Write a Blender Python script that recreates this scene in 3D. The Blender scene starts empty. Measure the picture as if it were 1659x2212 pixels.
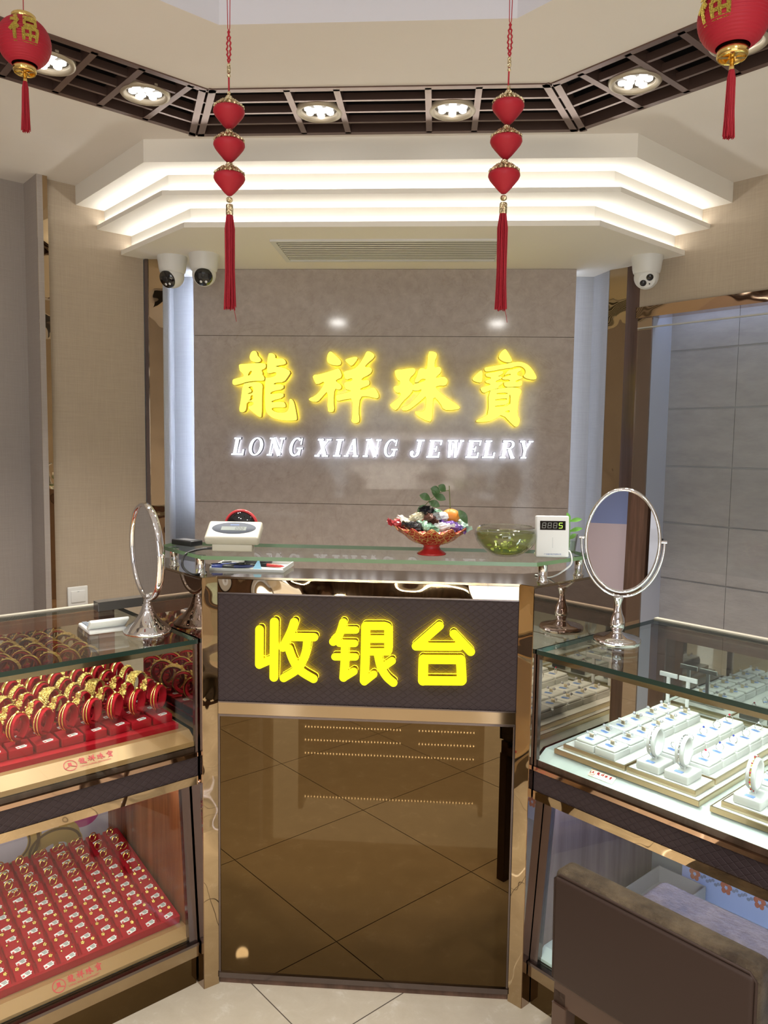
import bpy, math, random
from mathutils import Vector, Matrix, Euler
PI = math.pi
S2 = math.sqrt(2)
scene = bpy.context.scene
COL = scene.collection
random.seed(7)

# ------------------------------------------------------------------ camera, world, exposure, big lights
F_PX, PITCH, ROLL, YAW, CAM_H = 1665.0, 0.08544, 0.01436, 0.06617, 1.49547
fw = Vector((-math.sin(YAW)*math.cos(PITCH), math.cos(YAW)*math.cos(PITCH), -math.sin(PITCH)))
rt = Vector((math.cos(YAW), math.sin(YAW), 0))
dn = fw.cross(rt)
rt2 = math.cos(ROLL)*rt - math.sin(ROLL)*dn
dn2 = math.sin(ROLL)*rt + math.cos(ROLL)*dn
cam_d = bpy.data.cameras.new('camera')
cam = bpy.data.objects.new('camera', cam_d)
COL.objects.link(cam)
cam.matrix_world = Matrix(((rt2.x, -dn2.x, -fw.x, 0), (rt2.y, -dn2.y, -fw.y, 0), (rt2.z, -dn2.z, -fw.z, CAM_H), (0, 0, 0, 1)))
cam_d.sensor_fit = 'VERTICAL'
cam_d.sensor_height = 36.0
cam_d.lens = F_PX/2212*36.0
cam_d.clip_start = 0.05
scene.camera = cam
vs = scene.view_settings
vs.view_transform = 'Standard'
vs.look = 'None'
vs.exposure = 0.22
vs.gamma = 1.0
vs.use_curve_mapping = False
cy = scene.cycles
cy.use_denoising = True
cy.max_bounces = 9
cy.diffuse_bounces = 4
cy.glossy_bounces = 6
cy.transmission_bounces = 6
cy.transparent_max_bounces = 20
cy.sample_clamp_indirect = 2.5
cy.caustics_reflective = False
cy.caustics_refractive = False

world = bpy.data.worlds.new('world')
scene.world = world
world.use_nodes = True
world.node_tree.nodes['Background'].inputs[0].default_value = (0.85, 0.92, 1.0, 1)
world.node_tree.nodes['Background'].inputs[1].default_value = 4.0

def area(name, loc, size, power, color=(1, 1, 1), rot=(0, 0, 0), size_y=None):
    l = bpy.data.lights.new(name, 'AREA')
    l.energy = power
    l.color = color
    l.size = size
    if size_y:
        l.shape = 'RECTANGLE'
        l.size_y = size_y
    o = bpy.data.objects.new(name, l)
    o.location = loc
    o.rotation_euler = rot
    COL.objects.link(o)
    return o

def spot(name, loc, power, color=(1, .96, .9), angle=95, rot=(0, 0, 0), blend=.8):
    l = bpy.data.lights.new(name, 'SPOT')
    l.energy = power
    l.color = color
    l.spot_size = math.radians(angle)
    l.spot_blend = blend
    l.shadow_soft_size = .05
    o = bpy.data.objects.new(name, l)
    o.location = loc
    o.rotation_euler = rot
    COL.objects.link(o)
    return o

# round lamps over the customers' floor behind the camera, and the shop door's daylight (world)
LAMP2 = ((-.968, -.10), (.56, -.12))
def disc(name, loc, power, color=(1, .97, .92), size=.15):
    l = bpy.data.lights.new(name, 'AREA')
    l.shape = 'DISK'
    l.size = size
    l.energy = power
    l.color = color
    o = bpy.data.objects.new(name, l)
    o.location = loc
    COL.objects.link(o)
for x_, y_ in LAMP2:
    disc('round_lamp_light', (x_, y_, 2.672), 9)
for x_, y_ in ((-1.3, .35), (1.0, .35), (-1.5, -.6), (1.25, -.6), (-.2, -.6), (-1.5, -1.9), (1.25, -1.9)):  # unseen spots added overhead to brighten the room
    spot('down_spot', (x_, y_, 2.66), 90, (1, .95, .87), 125)
LAMPS = [(-.403, 2.60), (.031, 2.60), (-.928, 2.452), (.566, 2.427), (-1.135, 2.245), (.783, 2.21)]
for lx, ly in LAMPS:
    spot('down_spot', (lx, ly, 2.555), 54, (1, .94, .84))

# ------------------------------------------------------------------ mesh building helpers
class MB:
    def __init__(s):
        s.v, s.f, s.m, s.s = [], [], [], []
    def add(s, vs, fs, mi=0, smooth=False, M=None):
        n = len(s.v)
        for v in vs:
            v = Vector(v)
            s.v.append(M @ v if M is not None else v)
        for f in fs:
            s.f.append([i+n for i in f])
            s.m.append(mi)
            s.s.append(smooth)
        return s
    def box(s, lo, hi, mi=0, M=None, side=None):
        x0, y0, z0 = lo
        x1, y1, z1 = hi
        vs = [(x0, y0, z0), (x1, y0, z0), (x1, y1, z0), (x0, y1, z0), (x0, y0, z1), (x1, y0, z1), (x1, y1, z1), (x0, y1, z1)]
        s.add(vs, [(3, 2, 1, 0), (4, 5, 6, 7)], mi, False, M)
        s.add(vs, [(0, 1, 5, 4), (1, 2, 6, 5), (2, 3, 7, 6), (3, 0, 4, 7)], mi if side is None else side, False, M)
        return s
    def rbox(s, lo, hi, r=.004, mi=0, M=None, n=3):
        # box with rounded vertical and horizontal edges (superellipsoid-like stack of rounded rects)
        cx, cy_, hx, hy = (lo[0]+hi[0])/2, (lo[1]+hi[1])/2, (hi[0]-lo[0])/2, (hi[1]-lo[1])/2
        r = min(r, hx*.99, hy*.99, (hi[2]-lo[2])/2*.99)
        prof = [(r-r*math.sin(a), r-r*math.cos(a)) for a in [PI/2*i/n for i in range(n+1)]]  # (inset, dz)
        lay = [(ins, lo[2]+dz) for ins, dz in prof] + [(ins, hi[2]-dz) for ins, dz in reversed(prof)]
        rings = []
        for ins, z in lay:
            ring = []
            rr = max(r-ins, 1e-5)
            for (sx, sy, a0) in ((1, 1, 0), (-1, 1, PI/2), (-1, -1, PI), (1, -1, 3*PI/2)):
                for k in range(n+1):
                    a = a0+PI/2*k/n
                    ring.append((cx+sx*(hx-r)+rr*math.cos(a), cy_+sy*(hy-r)+rr*math.sin(a), z))
            rings.append(ring)
        return s.loft(rings, mi, True, M, True, True)
    def loft(s, rings, mi=0, smooth=True, M=None, cap0=False, cap1=False, closed=True):
        k = len(rings[0])
        vs = [p for r in rings for p in r]
        fs = []
        for i in range(len(rings)-1):
            for j in range(k if closed else k-1):
                a, b = i*k+j, i*k+(j+1) % k
                fs.append((a, b, b+k, a+k))
        s.add(vs, fs, mi, smooth, M)
        if cap0:
            s.add(rings[0], [tuple(reversed(range(k)))], mi, False, M)
        if cap1:
            s.add(rings[-1], [tuple(range(k))], mi, False, M)
        return s
    def lathe(s, prof, mi=0, n=24, M=None, smooth=True, cap=True, sx=1, sy=1):
        rings = [[(r*math.cos(2*PI*i/n)*sx, r*math.sin(2*PI*i/n)*sy, z) for i in range(n)] for r, z in prof]
        return s.loft(rings, mi, smooth, M, cap and prof[0][0] > 1e-6, cap and prof[-1][0] > 1e-6)
    def tube(s, pts, r, mi=0, n=8, M=None, closed=False, cap=True, smooth=True):
        pts = [Vector(p) for p in pts]
        rr = r if isinstance(r, (list, tuple)) else [r]*len(pts)
        rings = []
        N = len(pts)
        prev = None
        for i, p in enumerate(pts):
            if closed:
                t = pts[(i+1) % N]-pts[i-1]
            else:
                t = pts[min(i+1, N-1)]-pts[max(i-1, 0)]
            t.normalize()
            if prev is None:
                up = Vector((0, 0, 1)) if abs(t.z) < .9 else Vector((1, 0, 0))
                a = t.cross(up).normalized()
            else:
                a = (prev-t*prev.dot(t)).normalized()
            prev = a
            b = t.cross(a)
            rings.append([tuple(p+rr[i]*(math.cos(2*PI*k/n)*a+math.sin(2*PI*k/n)*b)) for k in range(n)])
        if closed:
            rings.append(rings[0])
        return s.loft(rings, mi, smooth, M, cap and not closed, cap and not closed)
    def prism(s, poly, z0, z1, mi=0, M=None, side=None, top=True, bot=True):
        n = len(poly)
        vs = [(x, y, z0) for x, y in poly]+[(x, y, z1) for x, y in poly]
        if bot:
            s.add(vs, [tuple(reversed(range(n)))], mi, False, M)
        if top:
            s.add(vs, [tuple(range(n, 2*n))], mi, False, M)
        s.add(vs, [(i, (i+1) % n, (i+1) % n+n, i+n) for i in range(n)], mi if side is None else side, False, M)
        return s
    def sphere(s, c, r, mi=0, n=14, M=None, sx=1, sy=1, sz=1):
        prof = [(r*math.sin(PI*i/n), -r*math.cos(PI*i/n)) for i in range(n+1)]
        prof[0] = (1e-5, -r)
        prof[-1] = (1e-5, r)
        T_ = Matrix.Translation(c) @ Matrix.Diagonal((sx, sy, sz, 1))
        return s.lathe(prof, mi, n+4, (M @ T_) if M is not None else T_, cap=False)
    def torus(s, R, r, mi=0, n=28, k=8, M=None, w=1.0, a0=0, a1=2*PI):
        # ring in the local XZ plane (axis along Y); w widens the section along the axis
        full = abs(a1-a0-2*PI) < 1e-6
        rings = []
        for i in range(n if full else n+1):
            a = a0+(a1-a0)*i/n
            ring = []
            for j in range(k):
                b = 2*PI*j/k
                q = R+r*math.cos(b)
                ring.append((q*math.cos(a), w*r*math.sin(b), q*math.sin(a)))
            rings.append(ring)
        if full:
            rings.append(rings[0])
        return s.loft(rings, mi, True, M, not full, not full)
    def merge(s, o, M=None, mi=0):
        return s.add(o.v, o.f, mi, False, M)

def link(name, data, parent=None, loc=None, rz=None):
    o = bpy.data.objects.new(name, data)
    COL.objects.link(o)
    if parent is not None:
        o.parent = parent
    if loc is not None:
        o.location = loc
    if rz is not None:
        o.rotation_euler = (0, 0, rz)
    return o

def build(name, mb, mats, parent=None, loc=None, rz=None, bevel=0, label=None):
    me = bpy.data.meshes.new(name)
    me.from_pydata([tuple(v) for v in mb.v], [], mb.f)
    if not isinstance(mats, (list, tuple)):
        mats = [mats]
    for m in mats:
        me.materials.append(m)
    for p, mi, sm in zip(me.polygons, mb.m, mb.s):
        p.material_index = mi
        p.use_smooth = sm
    me.update()
    o = link(name, me, parent, loc, rz)
    if bevel:
        md = o.modifiers.new('bevel', 'BEVEL')
        md.width = bevel
        md.segments = 2
        md.limit_method = 'ANGLE'
    if label:
        o['label'] = label
    return o

def tag(o, label, cat, group=None, kind=None):
    o['label'] = label
    o['category'] = cat
    if group:
        o['group'] = group
    if kind:
        o['kind'] = kind
    return o

def thing(name, label, cat, loc=(0, 0, 0), rz=0, group=None):
    return tag(link(name, None, None, loc, rz), label, cat, group)

def struct(name, mb, mats, bevel=0):
    o = build(name, mb, mats, bevel=bevel)
    o['kind'] = 'structure'
    return o

def copy_tree(src, parent=None):
    c = src.copy()
    COL.objects.link(c)
    if parent is not None:
        c.parent = parent
    for ch in [k for k in src.children]:
        copy_tree(ch, c)
    return c

def chaikin(pts, it=2):
    for _ in range(it):
        out = []
        n = len(pts)
        for i in range(n):
            a, b = pts[i], pts[(i+1) % n]
            out += [(a[0]*.75+b[0]*.25, a[1]*.75+b[1]*.25), (a[0]*.25+b[0]*.75, a[1]*.25+b[1]*.75)]
        pts = out
    return pts

def flat_mesh(name, loops, depth, offset=0.0):
    """filled 2D shape (holes by even-odd) extruded symmetrically by depth, as a mesh"""
    cu = bpy.data.curves.new(name, 'CURVE')
    cu.dimensions = '2D'
    cu.fill_mode = 'BOTH'
    cu.extrude = depth/2
    cu.offset = offset
    for lp in loops:
        sp = cu.splines.new('POLY')
        sp.points.add(len(lp)-1)
        for p, (x, y) in zip(sp.points, lp):
            p.co = (x, y, 0, 1)
        sp.use_cyclic_u = True
    ob = bpy.data.objects.new(name, cu)
    me = bpy.data.meshes.new_from_object(ob)
    bpy.data.objects.remove(ob)
    bpy.data.curves.remove(cu)
    me.name = name
    return me

def glyph_mesh(name, loops, depth, offset=0.0):
    """each outline with the holes that lie inside it is filled by itself, then all are joined"""
    def inside(p, poly):
        c = False
        for i in range(len(poly)):
            (x0, y0), (x1, y1) = poly[i], poly[i-1]
            if (y0 > p[1]) != (y1 > p[1]) and p[0] < (x1-x0)*(p[1]-y0)/(y1-y0)+x0:
                c = not c
        return c
    def ar(l):
        return abs(sum(l[i-1][0]*l[i][1]-l[i][0]*l[i-1][1] for i in range(len(l))))
    holes = {}
    for i, l in enumerate(loops):
        for j, k in enumerate(loops):
            if i != j and ar(k) > ar(l)*4 and all(inside(p, k) for p in l[::3]):
                holes[i] = j
    mb = MB()
    for j, k in enumerate(loops):
        if j in holes:
            continue
        me = flat_mesh('tmp', [k]+[loops[i] for i in holes if holes[i] == j], depth, offset)
        mb.add([v.co[:] for v in me.vertices], [tuple(p.vertices) for p in me.polygons])
        bpy.data.meshes.remove(me)
    me = bpy.data.meshes.new(name)
    me.from_pydata([tuple(v) for v in mb.v], [], mb.f)
    return me

def text_mesh(body, size, depth=0.0, offset=0.0, shear=0.0, align='LEFT'):
    cu = bpy.data.curves.new('lettering', 'FONT')
    cu.body = body
    cu.size = size
    cu.extrude = depth
    cu.offset = offset
    cu.shear = shear
    cu.align_x = align
    ob = bpy.data.objects.new('lettering', cu)
    me = bpy.data.meshes.new_from_object(ob)
    bpy.data.objects.remove(ob)
    return me

def set_mats(me, mats, by_normal=False):
    me.materials.clear()
    for m in mats:
        me.materials.append(m)
    if by_normal:
        for p in me.polygons:
            p.material_index = 0 if p.normal.z > .7 else (2 if p.normal.z < -.7 and len(mats) > 2 else 1)

def catmull(pts, n=6):
    pts = [Vector(p) for p in pts]
    out = []
    for i in range(len(pts)-1):
        p0, p1, p2, p3 = pts[max(i-1, 0)], pts[i], pts[i+1], pts[min(i+2, len(pts)-1)]
        for k in range(n):
            t = k/n
            out.append(.5*((2*p1)+(-p0+p2)*t+(2*p0-5*p1+4*p2-p3)*t*t+(-p0+3*p1-3*p2+p3)*t**3))
    out.append(pts[-1])
    return out

# ------------------------------------------------------------------ materials
def mat(name, color=(.8, .8, .8), rough=.5, metal=0, spec=.5, emit=None, estr=0, coat=0, sheen=0):
    m = bpy.data.materials.new(name)
    m.use_nodes = True
    b = m.node_tree.nodes['Principled BSDF']
    b.inputs['Base Color'].default_value = (*color, 1)
    b.inputs['Roughness'].default_value = rough
    b.inputs['Metallic'].default_value = metal
    b.inputs['Specular IOR Level'].default_value = spec
    b.inputs['Coat Weight'].default_value = coat
    b.inputs['Coat Roughness'].default_value = .04
    if sheen:
        b.inputs['Sheen Weight'].default_value = sheen
        b.inputs['Sheen Tint'].default_value = (*[min(1, c*1.6+.1) for c in color], 1)
        b.inputs['Sheen Roughness'].default_value = .4
    if emit:
        b.inputs['Emission Color'].default_value = (*emit, 1)
        b.inputs['Emission Strength'].default_value = estr
    return m

def N(m, t, **kw):
    n = m.node_tree.nodes.new(t)
    for k, v in kw.items():
        if k in n.inputs.keys():
            n.inputs[k].default_value = v
        else:
            setattr(n, k, v)
    return n

def L(m, a, ao, b, bi):
    m.node_tree.links.new(a.outputs[ao], b.inputs[bi])

def BS(m):
    return m.node_tree.nodes['Principled BSDF']

def ramp(m, stops):
    r = N(m, 'ShaderNodeValToRGB')
    e = r.color_ramp.elements
    while len(e) < len(stops):
        e.new(.5)
    for k, (p, c) in zip(e, stops):
        k.position = p
        k.color = (*c, 1)
    return r

def mapped(m, scale=(1, 1, 1), rot=(0, 0, 0), kind='Object'):
    tc = N(m, 'ShaderNodeTexCoord')
    mp = N(m, 'ShaderNodeMapping')
    mp.inputs['Scale'].default_value = scale
    mp.inputs['Rotation'].default_value = rot
    L(m, tc, kind, mp, 'Vector')
    return mp

def bump(m, src, out, strength=.2, dist=.01):
    b = N(m, 'ShaderNodeBump')
    b.inputs['Strength'].default_value = strength
    b.inputs['Distance'].default_value = dist
    L(m, src, out, b, 'Height')
    L(m, b, 'Normal', BS(m), 'Normal')
    return b

def noisy(m, mp, c1, c2, scale=5, detail=5, lo=.35, hi=.65, rough=.55):
    n = N(m, 'ShaderNodeTexNoise', Scale=scale, Detail=detail, Roughness=rough)
    L(m, mp, 'Vector', n, 'Vector')
    r = ramp(m, [(lo, c1), (hi, c2)])
    L(m, n, 'Fac', r, 'Fac')
    L(m, r, 'Color', BS(m), 'Base Color')
    return n

def emitter(name, color, strength):
    m = bpy.data.materials.new(name)
    m.use_nodes = True
    nt = m.node_tree
    nt.nodes.clear()
    e = nt.nodes.new('ShaderNodeEmission')
    e.inputs[0].default_value = (*color, 1)
    e.inputs[1].default_value = strength
    o = nt.nodes.new('ShaderNodeOutputMaterial')
    nt.links.new(e.outputs[0], o.inputs[0])
    return m

def glass(name, tint=(.94, .98, .96), gloss=1.0, ior=1.45):
    m = bpy.data.materials.new(name)
    m.use_nodes = True
    nt = m.node_tree
    nt.nodes.clear()
    t = nt.nodes.new('ShaderNodeBsdfTransparent')
    t.inputs[0].default_value = (*tint, 1)
    g = nt.nodes.new('ShaderNodeBsdfGlossy')
    g.inputs['Roughness'].default_value = .01
    lw = nt.nodes.new('ShaderNodeLayerWeight')
    lw.inputs[0].default_value = .5
    pw = nt.nodes.new('ShaderNodeMath')
    pw.operation = 'POWER'
    pw.inputs[1].default_value = 5.0
    nt.links.new(lw.outputs['Facing'], pw.inputs[0])
    f = nt.nodes.new('ShaderNodeMath')
    f.operation = 'MULTIPLY_ADD'
    f0 = ((ior-1)/(ior+1))**2
    f.inputs[1].default_value = 1-f0
    f.inputs[2].default_value = f0
    nt.links.new(pw.outputs[0], f.inputs[0])
    mu = nt.nodes.new('ShaderNodeMath')
    mu.operation = 'MULTIPLY'
    mu.inputs[1].default_value = gloss
    mx = nt.nodes.new('ShaderNodeMixShader')
    o = nt.nodes.new('ShaderNodeOutputMaterial')
    nt.links.new(f.outputs[0], mu.inputs[0])
    nt.links.new(mu.outputs[0], mx.inputs[0])
    nt.links.new(t.outputs[0], mx.inputs[1])
    nt.links.new(g.outputs[0], mx.inputs[2])
    nt.links.new(mx.outputs[0], o.inputs[0])
    return m

M_ = {}
M_['ceiling'] = mat('white_paint', (.74, .71, .66), .7, spec=.2)
n_ = noisy(M_['ceiling'], mapped(M_['ceiling']), (.74, .69, .645), (.77, .72, .68), 1.5)
M_['soffit'] = mat('soffit_paint', (.86, .825, .76), .6, spec=.25)
M_['recess_paint'] = mat('lavender_white_paint', (.72, .72, .79), .6, spec=.2)

def fabric(name, c1, c2, sheen=.3):
    m = mat(name, c1, .62, spec=.35, sheen=sheen)
    a = N(m, 'ShaderNodeTexNoise', Scale=1.0, Detail=4.0, Roughness=.7)
    L(m, mapped(m, (260, 260, 7)), 'Vector', a, 'Vector')
    b = N(m, 'ShaderNodeTexNoise', Scale=1.0, Detail=4.0, Roughness=.7)
    L(m, mapped(m, (9, 9, 330)), 'Vector', b, 'Vector')
    ad = N(m, 'ShaderNodeMath', operation='ADD')
    L(m, a, 'Fac', ad, 0)
    L(m, b, 'Fac', ad, 1)
    mu = N(m, 'ShaderNodeMath', operation='MULTIPLY')
    mu.inputs[1].default_value = .5
    L(m, ad, 0, mu, 0)
    r = ramp(m, [(.26, c1), (.74, c2)])
    L(m, mu, 0, r, 'Fac')
    L(m, r, 'Color', BS(m), 'Base Color')
    bump(m, mu, 0, .25, .002)
    return m

M_['fabric'] = fabric('linen_wallpaper', (.365, .295, .222), (.48, .395, .305))
M_['fabric_grey'] = fabric('grey_linen_wallpaper', (.30, .263, .24), (.39, .345, .318))
M_['fabric_cool'] = fabric('silver_linen_wallpaper', (.31, .31, .32), (.40, .40, .41))
M_['marble'] = mat('beige_marble', (.38, .31, .25), .08, spec=.28)
mp_ = mapped(M_['marble'])
n1 = N(M_['marble'], 'ShaderNodeTexNoise', Scale=24.0, Detail=9.0, Roughness=.68, Distortion=.3)
L(M_['marble'], mp_, 'Vector', n1, 'Vector')
r1 = ramp(M_['marble'], [(.32, (.41, .35, .315)), (.52, (.455, .395, .36)), (.72, (.51, .45, .415))])
L(M_['marble'], n1, 'Fac', r1, 'Fac')
v1 = N(M_['marble'], 'ShaderNodeTexNoise', Scale=2.2, Detail=6.0, Roughness=.6, Distortion=1.2)
L(M_['marble'], mp_, 'Vector', v1, 'Vector')
vr = ramp(M_['marble'], [(.488, (1, 1, 1)), (.498, (.72, .64, .56)), (.505, (1, 1, 1))])
L(M_['marble'], v1, 'Fac', vr, 'Fac')
mx = N(M_['marble'], 'ShaderNodeMixRGB', blend_type='MULTIPLY')
mx.inputs[0].default_value = .28
L(M_['marble'], r1, 'Color', mx, 1)
L(M_['marble'], vr, 'Color', mx, 2)
L(M_['marble'], mx, 'Color', BS(M_['marble']), 'Base Color')

M_['floor'] = mat('cream_marble_tile', (.60, .51, .39), .025, spec=.5)
mp_ = mapped(M_['floor'])
n1 = N(M_['floor'], 'ShaderNodeTexNoise', Scale=14.0, Detail=9.0, Roughness=.7, Distortion=.3)
L(M_['floor'], mp_, 'Vector', n1, 'Vector')
r1 = ramp(M_['floor'], [(.35, (.53, .455, .35)), (.57, (.57, .495, .385)), (.68, (.66, .595, .50))])
L(M_['floor'], n1, 'Fac', r1, 'Fac')
L(M_['floor'], r1, 'Color', BS(M_['floor']), 'Base Color')
M_['grout'] = mat('dark_grout', (.12, .09, .07), .7)

M_['tile'] = mat('grey_slate_tile', (.34, .33, .33), .55, spec=.35)
mp_ = mapped(M_['tile'], (3, 3, 9), (0, 0, 0))
n1 = noisy(M_['tile'], mp_, (.34, .33, .345), (.43, .42, .435), 2.2, 8, .3, .7, .7)
bump(M_['tile'], n1, 'Fac', .35, .01)
M_['reveal'] = mat('pale_blue_painted_panel', (.52, .56, .68), .5, spec=.3)

def mirrorish(name, color, rough=.015, wave=0.0, wscale=6):
    m = mat(name, color, rough, 1)
    if wave:
        n = N(m, 'ShaderNodeTexNoise', Scale=wscale, Detail=1.0)
        L(m, mapped(m), 'Vector', n, 'Vector')
        bump(m, n, 'Fac', wave, .02)
    return m

M_['mirror'] = mirrorish('silver_mirror', (.90, .91, .92), .003)
M_['chrome'] = mirrorish('chrome', (.86, .85, .86), .06)
M_['gold_trim'] = mirrorish('rose_gold_steel', (.52, .355, .25), .04, .10, 9)
M_['gold_flat'] = mirrorish('brushed_gold_steel', (.37, .28, .18), .10)
M_['gold_post'] = mirrorish('polished_gold_steel', (.50, .38, .24), .02, .30, 7)
M_['bronze'] = mirrorish('bronze_mirror_glass', (.42, .325, .265), .012)
M_['tea_mirror'] = mirrorish('tea_gold_mirror_glass', (.105, .068, .031), .006)
M_['edge_steel'] = mirrorish('dark_steel_edge', (.17, .14, .135), .2)
M_['black'] = mat('black_recess', (.012, .010, .012), .6)
M_['grille'] = mat('bronze_brown_grille', (.16, .10, .085), .3, .6)
M_['white_plastic'] = mat('white_plastic', (.72, .72, .71), .4)
M_['cream_plastic'] = mat('cream_plastic', (.52, .49, .41), .45)
M_['grey_plastic'] = mat('grey_plastic', (.20, .225, .26), .6, spec=.25)
M_['dark_plastic'] = mat('black_plastic', (.02, .02, .022), .3)
M_['lens'] = mat('black_glass_lens', (.006, .006, .008), .05, spec=.8)
M_['lcd'] = mat('lcd_screen', (.19, .22, .21), .5, spec=.2)
M_['purple'] = mat('dark_purple_quilted_vinyl', (.040, .027, .029), .5, spec=.22)
def lattice(m, s=.018, strength=.5):
    a = N(m, 'ShaderNodeTexWave', Scale=1.0, wave_type='BANDS', bands_direction='X')
    b = N(m, 'ShaderNodeTexWave', Scale=1.0, wave_type='BANDS', bands_direction='Z')
    mp = mapped(m, (.31/s*.72, 1, .31/s), (0, 0, 0))
    sep = N(m, 'ShaderNodeSeparateXYZ')
    L(m, mp, 'Vector', sep, 0)
    p = N(m, 'ShaderNodeMath', operation='ADD')
    q = N(m, 'ShaderNodeMath', operation='SUBTRACT')
    for k in (p, q):
        L(m, sep, 'X', k, 0)
        L(m, sep, 'Z', k, 1)
    ps = []
    for k in (p, q):
        pp = N(m, 'ShaderNodeMath', operation='PINGPONG')
        pp.inputs[1].default_value = .155
        L(m, k, 0, pp, 0)
        ps.append(pp)
    mn = N(m, 'ShaderNodeMath', operation='MINIMUM')
    L(m, ps[0], 0, mn, 0)
    L(m, ps[1], 0, mn, 1)
    r = ramp(m, [(.0, (0, 0, 0)), (.03, (1, 1, 1))])
    L(m, mn, 0, r, 'Fac')
    bump(m, r, 'Color', strength, .002)
lattice(M_['purple'])
M_['velvet'] = mat('red_velvet', (.34, .004, .012), .75, spec=.15, sheen=.10)
M_['velvet_dark'] = mat('dark_red_velvet', (.22, .004, .012), .8, spec=.15, sheen=.1)
M_['gold'] = mirrorish('yellow_gold', (1.0, .70, .20), .22)
M_['gold_rough'] = mirrorish('textured_gold', (1.0, .74, .24), .34, .6, 260)
M_['silver'] = mirrorish('silver', (.88, .88, .90), .12)
M_['pearl'] = mat('grey_pearl', (.55, .54, .58), .15, .3)
M_['sapphire'] = mat('blue_gem', (.02, .05, .4), .05, spec=.8)
M_['ruby'] = mat('red_gem', (.5, .01, .05), .05, spec=.8)
M_['gem'] = mat('clear_gem', (.85, .88, .95), .03, .4, spec=1)
M_['paper'] = mat('white_paper_tag', (.80, .77, .74), .6)
M_['ink'] = mat('black_ink', (.05, .05, .06), .6)
M_['red_ink'] = mat('red_ink', (.55, .03, .04), .5)
M_['blue_tag'] = mat('pale_blue_tag', (.25, .40, .78), .5)
M_['blue_ink'] = mat('dark_blue_ink', (.06, .14, .40), .5)
M_['leatherette'] = mat('white_leatherette', (.78, .79, .77), .45)
M_['champagne'] = mirrorish('champagne_gold_rim', (.80, .68, .47), .28)
M_['deck_gold'] = mat('satin_gold_board', (.37, .205, .087), .4, .2)
M_['deck_pale'] = mat('pale_green_white_board', (.60, .68, .65), .3)
M_['glass'] = glass('clear_glass', (.95, .985, .97))
M_['glass_top'] = glass('counter_glass', (.93, .975, .955), 1.0)
M_['glass_edge'] = mat('green_glass_edge', (.012, .034, .026), .15, spec=.6)
M_['shelf_edge'] = mat('bright_green_glass_edge', (.14, .24, .12), .2, spec=.6)
M_['glass_thin'] = glass('bowl_glass', (.96, .98, .97), 1.6)
M_['tea'] = glass('green_tea', (.74, .78, .50), .7, 1.33)
M_['tea_leaf'] = mat('steeped_tea_leaf', (.34, .37, .14), .5)

def wood(name, c1, c2, axis=(1, 1, .06), scale=18, rough=.25):
    m = mat(name, c1, rough, spec=.4)
    mp = mapped(m, axis)
    noisy(m, mp, c1, c2, scale, 6, .35, .68, .65)
    return m
M_['wood_red'] = wood('red_brown_wood_veneer', (.11, .032, .012), (.27, .085, .03))
M_['wood_grey'] = wood('grey_brown_wood_veneer', (.13, .09, .085), (.25, .185, .165))
M_['wood_dark'] = wood('dark_walnut_veneer', (.055, .03, .02), (.12, .065, .045))
M_['wood_leg'] = mat('brown_stained_wood', (.050, .026, .017), .4, spec=.3)
M_['led_white'] = emitter('white_led_strip', (1, .97, .90), 16)
M_['led_case'] = emitter('case_led_strip', (1, .95, .88), 40)
M_['led_case_cool'] = emitter('cool_case_led_strip', (.90, .97, 1), 60)
M_['led_blue'] = emitter('cool_white_led_strip', (.80, .86, 1), 11)
M_['led_violet'] = emitter('violet_white_led_strip', (.58, .62, 1), 34)
M_['bulb'] = emitter('lamp_bulb', (1, .98, .92), 4.5)
M_['sign_yellow'] = emitter('yellow_sign_face', (1.0, .98, .12), 1.3)
M_['sign_hot'] = emitter('bright_yellow_sign_face', (1.0, 1.0, .02), 1.05)
M_['sign_halo'] = emitter('yellow_sign_backlight', (1.0, .86, .01), 7)
M_['sign_halo_low'] = emitter('amber_sign_backlight', (1.0, .80, .01), 12)
M_['sign_white'] = emitter('white_sign_face', (.95, .97, 1), 1.5)
M_['sign_white_halo'] = emitter('blue_white_sign_backlight', (.72, .80, 1), 5)
M_['sign_side'] = mat('dark_gold_sign_side', (.40, .25, .03), .35, .5)
M_['sign_side_w'] = mat('grey_sign_side', (.10, .10, .14), .4, .2)
M_['brass_side'] = mirrorish('mirror_gold_sign_side', (.85, .60, .12), .12)
M_['silk_red'] = mat('red_silk_thread', (.37, .012, .025), .5, spec=.3, sheen=.12)
M_['lantern_red'] = mat('red_lantern_fabric', (.38, .014, .03), .55, spec=.3, sheen=.1)
M_['ornament_gold'] = mirrorish('antique_gold_filigree', (.78, .66, .42), .28, .5, 240)
M_['lantern_gold'] = mirrorish('shiny_gold_cap', (.80, .58, .20), .18)
M_['glitter'] = mirrorish('glitter_gold', (.85, .66, .14), .35, 1.0, 400)
M_['leather'] = mat('worn_brown_leather', (.10, .062, .045), .42, spec=.2)
mp_ = mapped(M_['leather'])
n1 = noisy(M_['leather'], mp_, (.032, .021, .014), (.125, .092, .058), 16, 9, .36, .68, .75)
v1 = N(M_['leather'], 'ShaderNodeTexVoronoi', feature='DISTANCE_TO_EDGE', Scale=38.0)
L(M_['leather'], mp_, 'Vector', v1, 'Vector')
bump(M_['leather'], n1, 'Fac', .8, .02)
M_['leather_back'] = mat('dark_brown_suede_leather', (.028, .0155, .0115), .6, spec=.2)
M_['lavender'] = mat('lavender_poster_paper', (.52, .44, .50), .5)
M_['pink'] = mat('pink_print', (.42, .07, .20), .5)
M_['poster_gold'] = mat('gold_print', (.42, .26, .08), .45)
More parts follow.
